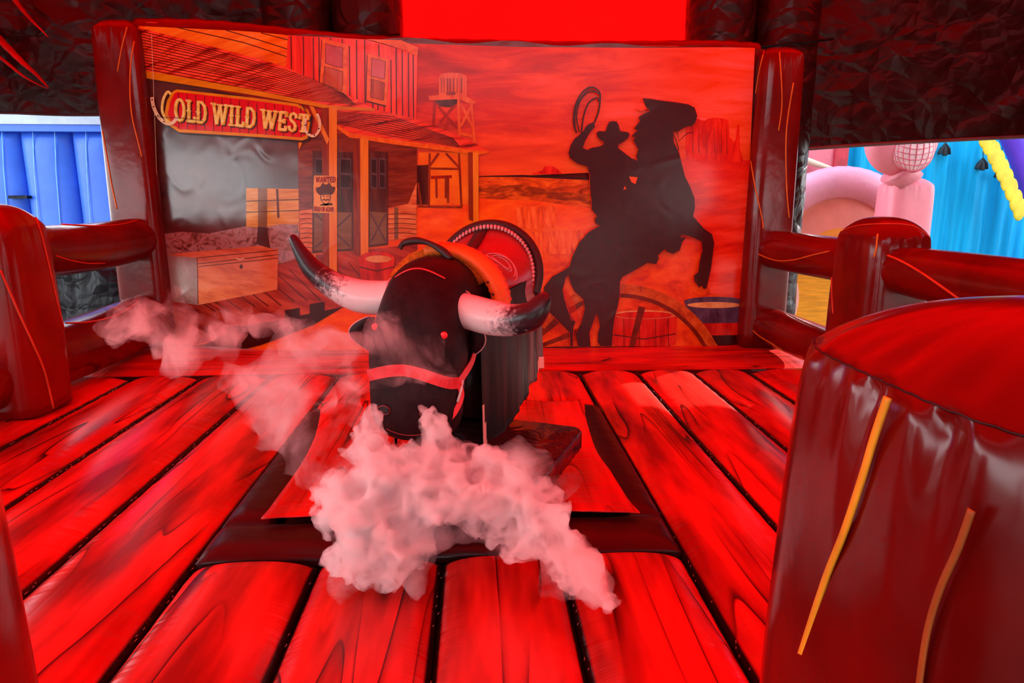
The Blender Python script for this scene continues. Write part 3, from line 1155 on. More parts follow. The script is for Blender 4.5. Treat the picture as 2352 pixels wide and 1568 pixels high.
# orange piping lines on the uprights
for path in ([(308, 95), (300, 150), (299, 215), (304, 270), (316, 320), (326, 360)], [(236, 300), (246, 360), (258, 430), (269, 480)], [(292, 62), (280, 110), (270, 165)],
             [(1757, 112), (1745, 160), (1736, 215)], [(1725, 370), (1735, 430), (1750, 500), (1753, 525)], [(1822, 190), (1806, 300), (1806, 420), (1812, 500)], [(1790, 120), (1796, 230), (1788, 300)]):
    lie_on(path, [up_l if path[0][0] < 400 else up_r], 0.006, MAT['piping'], back, k=5)
v, f = tube([on_y(x, y, 6.74 + curl(on_y(x, y, 6.9).x)) for x, y in smooth_path([(335, 52), (370, 54), (420, 66), (640, 80), (930, 98), (1200, 110), (1500, 106), (1720, 112)], 6)], 0.005, 6)
link('piping', v, f, MAT['red_piping'], back)

# ---- the printed sheet: every printed shape is a thin layer of ink on the sheet
LAY = [0]


def pr(x, y, lay=0):
    p = on_y(x, y, YP)
    for _ in range(3):
        p = on_y(x, y, YP + curl(p.x))
    return Vector((p.x, YP - 0.0012 * lay, p.z))


def ear_clip(P):
    """triangles of a simple polygon, all facing -Y (counter-clockwise in x, z)"""
    idx = list(range(len(P)))
    cr_ = lambda a, b, c: (P[b][0] - P[a][0]) * (P[c][1] - P[a][1]) - (P[b][1] - P[a][1]) * (P[c][0] - P[a][0])
    if sum(P[i - 1][0] * P[i][1] - P[i][0] * P[i - 1][1] for i in range(len(P))) < 0:
        idx.reverse()
    out, guard = [], 0
    while len(idx) > 3 and guard < 4000:
        guard += 1
        for k in range(len(idx)):
            a, b, c = idx[k - 1], idx[k], idx[(k + 1) % len(idx)]
            if cr_(a, b, c) <= 1e-12:
                continue
            if any(q not in (a, b, c) and cr_(a, b, q) >= 0 and cr_(b, c, q) >= 0 and cr_(c, a, q) >= 0 for q in idx):
                continue
            out.append((a, b, c))
            idx.pop(k)
            break
        else:
            idx.pop(0)
    out.append(tuple(idx))
    return out


class Print:
    def __init__(s):
        s.v, s.f, s.m, s.mats = [], [], [], []

    def slot(s, mat):
        if mat not in s.mats:
            s.mats.append(mat)
        return s.mats.index(mat)

    def poly(s, mat, pts, lay):
        k, mi = len(s.v), s.slot(mat)
        P = [pr(x, y, lay + 0.008 * (len(s.f) % 110)) for x, y in pts]
        s.v += P
        for t in ear_clip([(p.x, p.z) for p in P]):
            s.f.append(tuple(k + i for i in t))
            s.m.append(mi)
        return s

    def stroke(s, mat, pts, w, lay, close=False):
        """polyline of given width in photo pixels (w may be a list)"""
        P = [Vector(p) for p in pts]
        n = len(P)
        ws = w if isinstance(w, (list, tuple)) else [w] * n
        A, Bq = [], []
        for i in range(n):
            t = (P[(i + 1) % n if close else min(i + 1, n - 1)] - P[(i - 1) % n if close else max(i - 1, 0)])
            t = t.normalized() if t.length else Vector((1, 0))
            q = Vector((-t.y, t.x)) * ws[i] / 2
            A.append(P[i] + q)
            Bq.append(P[i] - q)
        for i in range(n if close else n - 1):
            j = (i + 1) % n
            s.poly(mat, [A[i], A[j], Bq[j], Bq[i]], lay)
        return s

    def ell(s, mat, cx, cy, rx, ry, lay, a0=0, a1=360, n=36):
        return s.poly(mat, [(cx + rx * math.cos(math.radians(a0 + (a1 - a0) * i / n)), cy + ry * math.sin(math.radians(a0 + (a1 - a0) * i / n))) for i in range(n if a1 - a0 == 360 else n + 1)], lay)

    def build(s, name, parent):
        o = link(name, s.v, s.f, s.mats, parent, False)
        o.data.polygons.foreach_set('material_index', s.m)
        bm = bmesh.new()
        bm.from_mesh(o.data)
        for k in range(33):
            for x in (-1.8 - 0.04 * k, 2.1 + 0.05 * k):
                bmesh.ops.bisect_plane(bm, geom=bm.verts[:] + bm.edges[:] + bm.faces[:], plane_co=(x, 0, 0), plane_no=(1, 0, 0), dist=1e-5)
        for v in bm.verts:
            v.co.y += curl(v.co.x)
            v.co.z = max(v.co.z, 0.0)
        bm.to_mesh(o.data)
        bm.free()
        return o


def ptex(name, cols, scale, rot=0.0, detail=4, dist=0.3, wr=0.35, rough=0.19, spec=0.30):
    """printed texture: noise stretched in the plane of the sheet, colour ramp of inks, wrinkle relief of the vinyl"""
    m, nt, b, o = M('print_' + name)
    v = coords(nt, (1, 1, 1), (0, math.radians(rot), 0))
    mp = N(nt, 'ShaderNodeMapping')
    mp.inputs['Scale'].default_value = (scale[0], 1, scale[1])
    L(nt, v, mp.inputs['Vector'])
    n = N(nt, 'ShaderNodeTexNoise', Scale=1.0, Detail=float(detail), Roughness=0.62, Distortion=dist)
    L(nt, mp.outputs['Vector'], n.inputs['Vector'])
    k = len(cols)
    L(nt, ramp(nt, n.outputs['Fac'], [(0.32 + 0.36 * i / max(1, k - 1), ink(*c)) for i, c in enumerate(cols)]), b.inputs['Base Color'])
    b.inputs['Roughness'].default_value = rough
    b.inputs['Specular IOR Level'].default_value = spec
    n2 = N(nt, 'ShaderNodeTexNoise', Scale=3.5, Detail=4.0, Roughness=0.55, Distortion=1.0)
    n2.noise_type = 'RIDGED_MULTIFRACTAL'
    L(nt, coords(nt), n2.inputs['Vector'])
    bump(nt, b, n2.outputs['Fac'], wr * 0.35, 0.02)
    return m


def psolid(name, c, rough=0.22):
    return ptex(name, [tuple(k * 0.86 for k in c), c], (14, 14), 0, 3, 0, 0.35, rough)


def sky_print():
    m, nt, b, o = M('print_sunset_sky')
    tc = N(nt, 'ShaderNodeTexCoord')
    sp = N(nt, 'ShaderNodeSeparateXYZ')
    L(nt, tc.outputs['Object'], sp.inputs[0])
    mp = N(nt, 'ShaderNodeMapping')
    mp.inputs['Scale'].default_value = (0.8, 1, 4.6)
    mp.inputs['Rotation'].default_value = (0, math.radians(6), 0)
    L(nt, tc.outputs['Object'], mp.inputs['Vector'])
    n = N(nt, 'ShaderNodeTexNoise', Scale=1.3, Detail=7.0, Roughness=0.62, Distortion=0.8)
    L(nt, mp.outputs['Vector'], n.inputs['Vector'])
    a = N(nt, 'ShaderNodeMapRange')
    L(nt, sp.outputs['X'], a.inputs['Value'])
    a.inputs['From Min'].default_value = -0.8
    a.inputs['From Max'].default_value = 2.2
    a.inputs['To Min'].default_value = -0.16
    a.inputs['To Max'].default_value = 0.16
    ad = N(nt, 'ShaderNodeMath', operation='ADD')
    L(nt, n.outputs['Fac'], ad.inputs[0])
    L(nt, a.outputs['Result'], ad.inputs[1])
    up = ramp(nt, ad.outputs[0], [(0.28, ink(160, 8, 0)), (0.42, ink(200, 22, 0)), (0.55, ink(226, 46, 0)), (0.68, ink(238, 62, 34)), (0.8, ink(240, 74, 60))])
    hz = ramp(nt, n.outputs['Fac'], [(0.3, ink(214, 50, 0)), (0.65, ink(236, 72, 14))])
    g_ = N(nt, 'ShaderNodeMapRange')
    L(nt, sp.outputs['Z'], g_.inputs['Value'])
    g_.inputs['From Min'].default_value = 1.65
    g_.inputs['From Max'].default_value = 2.25
    mx = N(nt, 'ShaderNodeMix', data_type='RGBA')
    L(nt, g_.outputs['Result'], mx.inputs[0])
    L(nt, hz, mx.inputs[6])
    L(nt, up, mx.inputs[7])
    L(nt, mx.outputs[2], b.inputs['Base Color'])
    b.inputs['Roughness'].default_value = 0.24
    b.inputs['Specular IOR Level'].default_value = 0.28
    n2 = N(nt, 'ShaderNodeTexNoise', Scale=3.0, Detail=4.0)
    L(nt, tc.outputs['Object'], n2.inputs['Vector'])
    bump(nt, b, n2.outputs['Fac'], 0.12, 0.02)
    return m


PM = {
    'sky': sky_print(),
    'sand': ptex('sand', [(206, 40, 0), (232, 62, 0), (242, 86, 10)], (2.2, 6), 3, 7),
    'sand_right': ptex('desert_floor', [(190, 16, 0), (222, 34, 8), (236, 60, 34)], (1.6, 9), 4, 6),
    'brush': ptex('scrub', [(122, 30, 0), (196, 52, 0), (232, 82, 8)], (5, 16), 4, 6, 0.8),
    'brush_dark': ptex('scrub_shade', [(110, 26, 0), (150, 42, 0), (224, 74, 4)], (7, 20), 4, 6, 0.8),
    'boards': ptex('pale_boards', [(212, 68, 0), (232, 92, 4), (238, 112, 20)], (1.2, 16), 15, 5),
    'redboards': ptex('red_boards', [(204, 22, 6), (228, 34, 12), (240, 58, 20)], (22, 1.6), 0, 5),
    'trim': ptex('orange_trim', [(206, 62, 0), (228, 88, 4)], (18, 18), 0, 3),
    'dark': psolid('dark_line', (58, 6, 4)),
    'dline': psolid('board_gap', (92, 14, 6)),
    'pane': ptex('window_pane', [(150, 22, 24), (186, 52, 50), (206, 84, 76)], (3, 2.4), 0, 2),
    'pane2': ptex('lower_pane', [(140, 30, 4), (176, 52, 12), (190, 66, 22)], (14, 1.4), 0, 3),
    'shingle': ptex('shingles', [(92, 4, 6), (206, 34, 14), (240, 66, 32), (228, 52, 40)], (2.2, 26), 13, 4, 0.4),
    'shingle2': ptex('shingles_far', [(80, 6, 4), (196, 26, 10), (228, 50, 18), (216, 40, 22)], (3.0, 34), 8, 4, 0.4),
    'fascia': ptex('fascia_board', [(196, 92, 0), (216, 112, 6)], (2, 20), 12, 3),
    'wallshade': ptex('shaded_wall', [(56, 14, 10), (76, 24, 18), (92, 34, 28)], (1.4, 2.2), 0, 3, 0.2, 0.9, 0.2, 0.6),
    'wallboards': ptex('wall_boards', [(176, 84, 24), (200, 106, 36), (210, 122, 52)], (3, 22), 2, 5),
    'wallboards_s': ptex('wall_boards_shade', [(112, 54, 28), (128, 66, 36)], (3, 22), 2, 5),
    'brick': ptex('brick_shade', [(92, 12, 4), (118, 26, 8), (134, 36, 14)], (4, 26), 3, 4),
    'brick_lit': ptex('brick_lit', [(176, 56, 22), (206, 82, 34), (222, 104, 52)], (4, 24), 3, 4),
    'door': ptex('dark_door', [(60, 8, 4), (84, 20, 10), (100, 30, 18)], (10, 1.2), 0, 3),
    'stone': ptex('stone_wall', [(70, 26, 24), (140, 66, 52), (168, 96, 84), (120, 60, 54)], (9, 15), 0, 6, 1.2, 0.9, 0.22, 0.5),
    'crate': ptex('wooden_chest', [(176, 60, 30), (204, 80, 40), (214, 96, 56)], (3, 11), -7, 5),
    'crate_s': ptex('chest_end', [(132, 70, 56), (164, 100, 82)], (7, 5), 0, 5, 0.5, 1.2, 0.2, 0.6),
    'deck': ptex('deck_boards', [(110, 14, 8), (160, 34, 18), (186, 56, 30)], (1.6, 12), -22, 5),
    'post_l': ptex('post_lit', [(206, 84, 6), (222, 108, 18)], (26, 2.4), 0, 4),
    'post_d': ptex('post_shade', [(110, 18, 2), (150, 40, 8)], (26, 2.4), 0, 4),
    'sign': ptex('sign_board', [(196, 0, 10), (214, 4, 16)], (6, 6), 0, 3),
    'gold': ptex('sign_letters', [(196, 120, 30), (222, 160, 70), (230, 184, 100)], (26, 26), 0, 4),
    'cream': ptex('pale_print', [(210, 140, 90), (226, 170, 120)], (20, 20), 0, 4),
    'paper': ptex('poster_paper', [(206, 96, 24), (224, 120, 44)], (14, 14), 0, 4),
    'poster_ink': psolid('poster_ink', (92, 20, 12)),
    'poster_red': psolid('poster_red', (150, 16, 8)),
    'grey': psolid('grey_ink', (96, 44, 40)),
    'black': psolid('silhouette', (66, 0, 6), 0.24),
    'towerl': ptex('tower_wood_lit', [(204, 52, 6), (226, 82, 20)], (24, 3), 0, 4),
    'towerd': ptex('tower_wood_shade', [(130, 8, 2), (168, 24, 4)], (24, 3), 0, 4),
    'shed': ptex('far_shed', [(214, 66, 0), (230, 96, 8)], (6, 6), 0, 4),
    'mesa': ptex('mesa', [(176, 4, 0), (212, 16, 4), (232, 36, 12)], (16, 3), 0, 5, 0.6),
    'mesabase': ptex('mesa_foot', [(200, 10, 0), (230, 30, 6)], (3, 14), 2, 5),
    'hay': ptex('hay_bale', [(176, 36, 0), (226, 64, 6), (238, 92, 30)], (26, 5), 6, 6, 0.5),
    'wheel': ptex('wheel_rim', [(150, 34, 4), (186, 56, 10), (204, 74, 18)], (10, 10), 30, 6),
    'wheel_in': ptex('wheel_inner', [(88, 10, 2), (124, 24, 6)], (10, 10), 30, 5),
    'barrel': ptex('red_barrel', [(150, 6, 2), (196, 16, 6), (210, 34, 14)], (12, 2.4), 0, 4),
    'barrel_hi': ptex('barrel_top', [(196, 90, 40), (222, 130, 70)], (10, 10), 0, 4),
    'barrel_g': ptex('blue_barrel', [(60, 26, 34), (96, 54, 66)], (12, 4), 0, 4),
    'dirt': ptex('orange_dirt', [(186, 26, 0), (222, 52, 2), (234, 74, 14)], (5, 9), 0, 7),
}
sheet_t = thing('printed_sheet', None, None, (0, 0, 0))
sheet_t.parent = back
sheet_t.matrix_parent_inverse = Matrix.Translation(back.location).inverted()


def flush(name, p, label=None):
    o = p.build(name, sheet_t)
    if label:
        o['label'] = label
    return o


# base: sky and desert
p = Print()
p.poly(PM['sky'], [(319, 59), (500, 72), (720, 90), (960, 100), (1200, 108), (1480, 110), (1734, 110), (1722, 380), (1100, 408), (340, 408)], 0)
p.poly(PM['sand'], [(335, 404), (1100, 404), (1360, 410), (1560, 410), (1722, 366), (1706, 815), (345, 822)], 1)
p.poly(PM['brush'], [(1095, 404), (1358, 410), (1358, 478), (1240, 462), (1095, 455)], 2)
p.poly(PM['brush_dark'], [(1100, 428), (1200, 424), (1280, 440), (1357, 446), (1357, 470), (1240, 452), (1100, 448)], 3)
p.stroke(PM['dark'], [(1100, 405), (1200, 404), (1357, 411)], [2, 5, 5], 3)
p.poly(PM['sand_right'], [(1560, 404), (1722, 368), (1712, 690), (1500, 640), (1560, 560)], 2)
p.poly(PM['mesabase'], [(1562, 366), (1724, 368), (1720, 415), (1600, 412), (1564, 408)], 3)
p.poly(PM['dirt'], [(1225, 590), (1600, 560), (1640, 700), (1700, 720), (1700, 815), (1200, 815)], 2)
p.poly(PM['mesa'], [(1222, 398), (1246, 391), (1250, 383), (1262, 381), (1274, 384), (1282, 390), (1290, 397), (1290, 400), (1222, 400)], 3)
flush('printed_desert', p)
p = Print()
p.poly(PM['mesa'], [(1575, 366), (1575, 282), (1600, 272), (1617, 278), (1627, 272), (1650, 270), (1673, 276), (1675, 314), (1687, 326), (1690, 318), (1694, 286), (1697, 286), (1699, 340), (1707, 370), (1700, 372)], 4)
for x in (1590, 1604, 1622, 1640, 1656, 1668):
    p.stroke(PM['towerd'], [(x, 284 + (x % 7) * 3), (x + 1, 352)], [1, 2.4], 5)
flush('printed_mesa', p)

# water tower
p = Print()
a = PM['towerd']
p.poly(PM['shed'], [(962, 350), (1076, 350), (1076, 470), (958, 470)], 3)
p.poly(PM['door'], [(957, 380), (985, 378), (983, 470), (957, 470)], 4)
p.poly(PM['towerd'], [(990, 404), (1038, 402), (1038, 409), (990, 411)], 4)
for q in ([(1029, 408), (1029, 466)], [(1054, 352), (1060, 476)], [(987, 352), (985, 472)], [(960, 420), (968, 474)], [(985, 387), (1056, 388)], [(1024, 352), (1054, 384)], [(1008, 352), (985, 384)], [(960, 474), (1062, 476)], [(1002, 410), (1003, 455)], [(1024, 405), (1024, 455)]):
    p.stroke(PM['post_d'], q, 5, 5)
for q in ([(999, 232), (995, 292)], [(1007, 245), (1050, 295)], [(1046, 240), (1010, 282)], [(1022, 262), (1048, 292)], [(1030, 270), (1022, 300)]):
    p.stroke(a, q, 6, 4)
p.poly(PM['door'], [(996, 228), (1052, 224), (1052, 236), (1034, 246), (1010, 244)], 5)
for q in ([(1053, 228), (1056, 316)], [(1083, 238), (1090, 330)], [(1058, 238), (1088, 296)], [(1084, 242), (1058, 290)], [(1056, 306), (1090, 314)]):
    p.stroke(PM['towerl'], q, 6, 6)
p.poly(PM['towerl'], [(984, 221), (1056, 213), (1095, 235), (1086, 241), (1052, 228), (986, 231)], 7)
p.poly(PM['towerl'], [(1008, 178), (1012, 171), (1030, 167), (1056, 168), (1070, 174), (1073, 180), (1072, 222), (1056, 216), (1008, 221)], 8)
for x in (1014, 1020, 1028, 1034, 1042, 1050, 1060):
    p.stroke(PM['towerd'], [(x, 180), (x, 214)], 2.0 + (x % 3), 9)
p.poly(PM['towerd'], [(1024, 212), (1036, 210), (1048, 212), (1046, 218), (1026, 219)], 9)
flush('printed_water_tower', p)

# saloon
p = Print()
p.poly(PM['boards'], [(319, 60), (480, 68), (664, 82), (660, 156), (319, 66)], 5)
for q in ([(410, 64), (560, 98), (660, 131)], [(520, 70), (660, 113)], [(600, 76), (662, 92)]):
    p.stroke(PM['dline'], q, 2.2, 6)
p.poly(PM['redboards'], [(662, 81), (840, 91), (930, 116), (959, 128), (956, 273), (857, 252), (737, 196), (657, 160)], 6)
for x, y0, y1 in ((669, 83, 164), (697, 84, 178), (720, 86, 190), (733, 86, 196), (803, 106, 220), (819, 92, 228), (838, 92, 238), (856, 232, 250), (868, 236, 256), (882, 240, 258), (898, 138, 262), (910, 110, 266), (924, 116, 268), (938, 122, 270), (949, 126, 271), (870, 102, 130), (786, 90, 100), (760, 88, 94)):
    p.stroke(PM['dline'], [(x, y0), (x + 1, y1)], 2.6, 7)
p.poly(PM['trim'], [(840, 90), (922, 93), (961, 110), (959, 129), (930, 116), (880, 100)], 8)
flush('printed_saloon_front', p)
p = Print()
for fr, pn in ([(741, 88), (800, 104), (797, 222), (735, 193)], [[(749, 101), (788, 111), (787, 157), (748, 146)], [(746, 153), (788, 165), (787, 209), (743, 194)]]), \
        ([(845, 124), (894, 137), (889, 243), (842, 231)], [[(855, 134), (886, 142), (883, 182), (853, 176)], [(853, 181), (883, 191), (882, 231), (852, 223)]]):
    p.poly(PM['dline'], [(x - 2, y + 3) for x, y in fr], 8)
    p.poly(PM['trim'], fr, 9)
    p.poly(PM['pane'], pn[0], 10)
    p.poly(PM['pane2'], pn[1], 10)
    for q in pn:
        p.stroke(PM['dline'], q, 1.4, 11, True)
flush('printed_saloon_windows', p)

# porch wall, doors
p = Print()
p.poly(PM['wallshade'], [(334, 176), (700, 250), (692, 540), (345, 540)], 5)
p.poly(PM['wallboards'], [(566, 432), (690, 434), (690, 532), (566, 532)], 6)
p.poly(PM['wallboards_s'], [(593, 432), (614, 432), (614, 532), (593, 532)], 7)
for y in (462, 487):
    p.stroke(PM['dline'], [(566, y), (690, y - 4)], 2, 8)
p.stroke(PM['dline'], [(637, 434), (640, 500)], 5, 7)
p.poly(PM['brick'], [(684, 310), (800, 306), (958, 330), (957, 545), (688, 560)], 6)
p.poly(PM['brick_lit'], [(688, 484), (724, 480), (726, 596), (690, 600)], 7)
p.poly(PM['brick_lit'], [(890, 478), (938, 468), (957, 420), (957, 545), (890, 552)], 7)
p.poly(PM['wallboards_s'], [(906, 476), (915, 476), (915, 548), (906, 550)], 8)
for (x0, x1) in ((690, 724), (890, 956)):
    for y in range(492, 590 if x0 < 700 else 545, 11):
        p.stroke(PM['dline'], [(x0, y), ((x0 + x1) / 2, y - 2), (x1, y + 1)], 1.5, 9)
for x0, x1, y1 in ((718, 812, 575), (846, 892, 562)):
    p.poly(PM['door'], [(x0, 346), (x1, 350), (x1, y1), (x0, y1 + 6)], 8)
    w = x1 - x0
    for k in range(2 if x0 > 800 else 3):
        xx = x0 + 6 + k * (w - 8) / (2 if x0 > 800 else 3)
        ww = (w - 16) / (2 if x0 > 800 else 3)
        p.poly(PM['grey'], [(xx, 362), (xx + ww, 364), (xx + ww, 434), (xx, 432)], 9)
        p.poly(PM['dark'], [(xx + 2, 366), (xx + ww - 2, 368), (xx + ww - 2, 398), (xx + 2, 396)], 10)
        p.poly(PM['dark'], [(xx + 2, 401), (xx + ww - 2, 403), (xx + ww - 2, 431), (xx + 2, 429)], 10)
    p.poly(PM['wallboards_s'], [(x0 + 4, 486), (x1 - 4, 488), (x1 - 4, y1 - 4), (x0 + 4, y1)], 9)
    p.stroke(PM['grey'], [(x0 + 6, 490), (x1 - 6, y1 - 8)], 4, 10)
    p.stroke(PM['grey'], [(x1 - 6, 492), (x0 + 6, y1 - 6)], 4, 10)
flush('printed_porch_wall', p)

# roofs
p = Print()
p.poly(PM['shingle2'], [(770, 250), (857, 250), (958, 274), (1000, 289), (1053, 312), (1093, 330), (1128, 349), (1100, 348), (900, 322), (806, 308), (773, 288)], 10)
p.poly(PM['trim'], [(773, 286), (806, 306), (900, 320), (1098, 346), (1126, 348), (1122, 351), (1098, 356), (900, 331), (803, 316), (773, 294)], 11)
p.poly(PM['shingle'], [(319, 64), (420, 90), (657, 154), (737, 192), (806, 224), (862, 251), (755, 244), (319, 162)], 12)
for k in range(1, 15):
    t = k / 15
    q = [(319, 64 + 98 * t), (540, 122 + 80 * t + 2 * math.sin(k)), (700, 172 + 60 * t), (790 + 30 * t, 214 + 28 * t)]
    p.stroke(PM['dline'], smooth_path(q, 5), [1.9 - 0.05 * i for i in range(16)], 13)
for k in range(1, 10):
    t = k / 10
    p.stroke(PM['dline'], [(773, 254 + 32 * t), (900, 262 + 56 * t), (1060 - 20 * (1 - t), 316 + 24 * t)], 1.4, 13)
p.poly(PM['fascia'], [(319, 160), (755, 242), (862, 250), (862, 255), (770, 253), (321, 178)], 14)
flush('printed_roof', p)

# stone wall, chest, deck, posts, barrels
p = Print()
p.poly(PM['deck'], [(350, 640), (640, 600), (700, 588), (960, 560), (956, 606), (866, 640), (790, 706), (640, 746), (345, 815)], 5)
for k in range(15):
    x = 392 + k * 34
    p.stroke(PM['dline'], [(x, 650 - k * 4), (x + 105 - k * 4, 716 - k * 4 + (k % 3) * 3)], [1.6, 3.0], 6)
p.poly(PM['dark'], [(345, 812), (470, 790), (560, 748), (640, 735), (700, 722), (790, 704), (720, 746), (600, 792), (480, 822), (345, 824)], 7)
for x, y in ((655, 726), (712, 712), (520, 766)):
    p.poly(PM['dark'], [(x, y - 14), (x + 34, y - 20), (x + 34, y + 4), (x, y + 10)], 8)
flush('printed_deck', p)
p = Print()
p.poly(PM['stone'], [(345, 540), (420, 532), (480, 536), (560, 520), (600, 522), (650, 514), (685, 516), (690, 592), (640, 606), (560, 600), (345, 700)], 8)
p.poly(PM['wallshade'], [(593, 520), (614, 522), (622, 570), (590, 560)], 9)
flush('printed_stone_wall', p)
p = Print()
p.poly(PM['crate_s'], [(382, 584), (452, 590), (456, 700), (384, 690)], 9)
p.poly(PM['crate'], [(382, 584), (600, 564), (638, 574), (452, 592)], 9)
p.poly(PM['crate'], [(452, 590), (640, 570), (638, 664), (456, 700)], 10)
for q in ([(452, 606), (640, 584)], [(456, 612), (640, 592)], [(452, 592), (638, 574)], [(454, 592), (456, 698)]):
    p.stroke(PM['dline'], q, 1.6, 11)
p.ell(PM['dline'], 555, 612, 4, 5, 11)
p.stroke(PM['cream'], [(542, 592), (552, 596), (562, 592)], 2.5, 12)
flush('printed_chest', p)
p = Print()
for x0, x1, y0, y1 in ((740, 775, 248, 628), (811, 847, 318, 590), (1075, 1099, 350, 512)):
    p.poly(PM['post_d'], [(x0, y0), ((x0 + x1) / 2, y0), ((x0 + x1) / 2, y1 - 4), (x0 + 2, y1 - 8)], 15)
    p.poly(PM['post_l'], [((x0 + x1) / 2 - 1, y0), (x1, y0 + 1), (x1, y1), ((x0 + x1) / 2, y1)], 15)
p.poly(PM['post_l'], [(711, 243), (722, 246), (757, 320), (752, 332)], 16)
p.poly(PM['post_l'], [(686, 318), (700, 318), (688, 344)], 16)
flush('printed_porch_posts', p)
p = Print()
p.ell(PM['barrel'], 866, 594, 41, 17, 16)
p.poly(PM['barrel'], [(825, 594), (907, 594), (900, 640), (880, 650), (840, 646), (828, 636)], 16)
p.ell(PM['barrel_hi'], 870, 594, 30, 8, 17)
p.stroke(PM['dline'], [(826, 612), (866, 622), (905, 612)], 2.5, 17)
flush('printed_red_barrel', p)

# sign with lettering
GL = {
    'I': (0.46, [[(.23, 0), (.23, 1)]], [(.23, 0), (.23, 1)]),
    'L': (0.70, [[(.22, 0), (.22, 1)], [(.22, .06), (.66, .06)], [(.64, .02), (.64, .26)]], [(.22, 1), (.22, 0)]),
    'D': (0.84, [[(.2, 0), (.2, 1)], [(.2, .95), (.45, .95), (.66, .8), (.72, .5), (.66, .2), (.45, .05), (.2, .05)]], []),
    'O': (0.86, [[(.43 + .31 * math.cos(q * PI / 8), .5 + .46 * math.sin(q * PI / 8)) for q in range(17)]], []),
    'W': (1.2, [[(.12, 1), (.36, .02)], [(.36, .02), (.58, .92)], [(.58, .92), (.82, .02)], [(.82, .02), (1.06, 1)]], [(.12, 1), (.58, .98), (1.06, 1)]),
    'E': (0.74, [[(.2, 0), (.2, 1)], [(.2, .95), (.64, .95)], [(.2, .5), (.52, .5)], [(.2, .05), (.66, .05)], [(.62, .72), (.62, 1)], [(.64, 0), (.64, .26)], [(.5, .38), (.5, .62)]], []),
    'S': (0.74, [[(.6, .72), (.56, .9), (.38, .97), (.2, .9), (.15, .74), (.24, .6), (.48, .46), (.6, .3), (.56, .12), (.38, .03), (.2, .1), (.14, .28)]], []),
    'T': (0.80, [[(.4, 0), (.4, 1)], [(.1, .94), (.7, .94)], [(.12, .7), (.12, 1)], [(.68, .7), (.68, 1)]], [(.4, 0)]),
    'A': (0.86, [[(.12, 0), (.43, 1)], [(.43, 1), (.74, 0)], [(.24, .34), (.62, .34)]], [(.12, 0), (.74, 0)]),
    'N': (0.88, [[(.18, 0), (.18, 1)], [(.18, .98), (.68, .02)], [(.68, 0), (.68, 1)]], [(.18, 0), (.18, 1), (.68, 1)]),
    'R': (0.86, [[(.2, 0), (.2, 1)], [(.2, .95), (.5, .95), (.64, .84), (.64, .62), (.5, .5), (.2, .5)], [(.44, .5), (.74, 0)]], [(.2, 0), (.74, 0)]),
    'V': (0.86, [[(.12, 1), (.43, .02)], [(.43, .02), (.74, 1)]], [(.12, 1), (.74, 1)]),
    ' ': (0.34, [], []),
}


def lettering(p, text, quad, mat, lay, thick=0.17, spur=True, dx=0, dy=0):
    """slab lettering filling the pixel quad TL, TR, BR, BL"""
    tl, tr, br_, bl = (Vector(q) for q in quad)
    total = sum(GL[c][0] for c in text)

    def at(u, v):
        q = bl.lerp(br_, u / total).lerp(tl.lerp(tr, u / total), v)
        return (q.x + dx, q.y + dy)
    hpx = ((tl - bl).length + (tr - br_).length) / 2
    x = 0
    for c in text:
        w, strokes, serifs = GL[c]
        for s_ in strokes:
            p.stroke(mat, [at(x + a, b) for a, b in s_], thick * hpx, lay)
            if spur and len(s_) == 2 and abs(s_[0][0] - s_[1][0]) < .01 and abs(s_[0][1] - s_[1][1]) > .8:
                a = s_[0][0]
                p.stroke(mat, [at(x + a - .15, .5), at(x + a + .15, .5)], thick * hpx * .5, lay)
        for a, b in serifs:
            p.stroke(mat, [at(x + a - .2, abs(b - .05)), at(x + a + .2, abs(b - .05))], thick * hpx * .6, lay)
        x += w


p = Print()
out = [(398, 211), (408, 206), (684, 239), (708, 252), (716, 266), (708, 318), (696, 323), (413, 304), (392, 290), (380, 262), (386, 232)]
p.poly(PM['dark'], [(x + 4, y + 5) for x, y in out], 17)
p.poly(PM['fascia'], out, 18)
inn = [(402, 216), (410, 212), (682, 245), (702, 256), (710, 268), (703, 312), (692, 316), (415, 297), (398, 286), (388, 262), (393, 236)]
p.poly(PM['sign'], inn, 19)
for i in range(15):
    x = 412 + i * 20
    p.stroke(PM['dark'], [(x, 214 + (x - 410) * .121), (x + 1, 297 + (x - 415) * .066)], 1.4, 20)
quad = [(401, 225), (713, 264), (708, 305), (402, 278)]
lettering(p, 'OLD WILD WEST', quad, PM['dark'], 21, .15, True, 4, 4)
lettering(p, 'OLD WILD WEST', quad, PM['fascia'], 22, .165, True, 1, 1)
lettering(p, 'OLD WILD WEST', quad, PM['gold'], 23, .125)
# horseshoes
hs = smooth_path([(352, 224), (356, 246), (368, 270), (386, 284), (400, 282), (410, 270)], 5)
p.stroke(PM['cream'], hs, 8, 24)
hs = smooth_path([(396, 218), (388, 212), (378, 230), (376, 256), (384, 274), (392, 282)], 5)
p.stroke(PM['gold'], hs, 6, 25)
hs = smooth_path([(704, 272), (702, 296), (712, 310), (724, 312), (734, 300), (736, 280), (730, 262)], 5)
p.stroke(PM['cream'], hs, 6, 24)
for x, y in ((353, 230), (356, 246), (366, 266), (380, 280), (703, 288), (710, 306), (724, 311), (734, 296)):
    p.ell(PM['dark'], x, y, 1.8, 1.8, 26, n=10)
p.stroke(PM['dark'], [(696, 240), (706, 262)], 2, 24)
flush('printed_saloon_sign', p, 'red sign reading OLD WILD WEST with horseshoes at both ends')

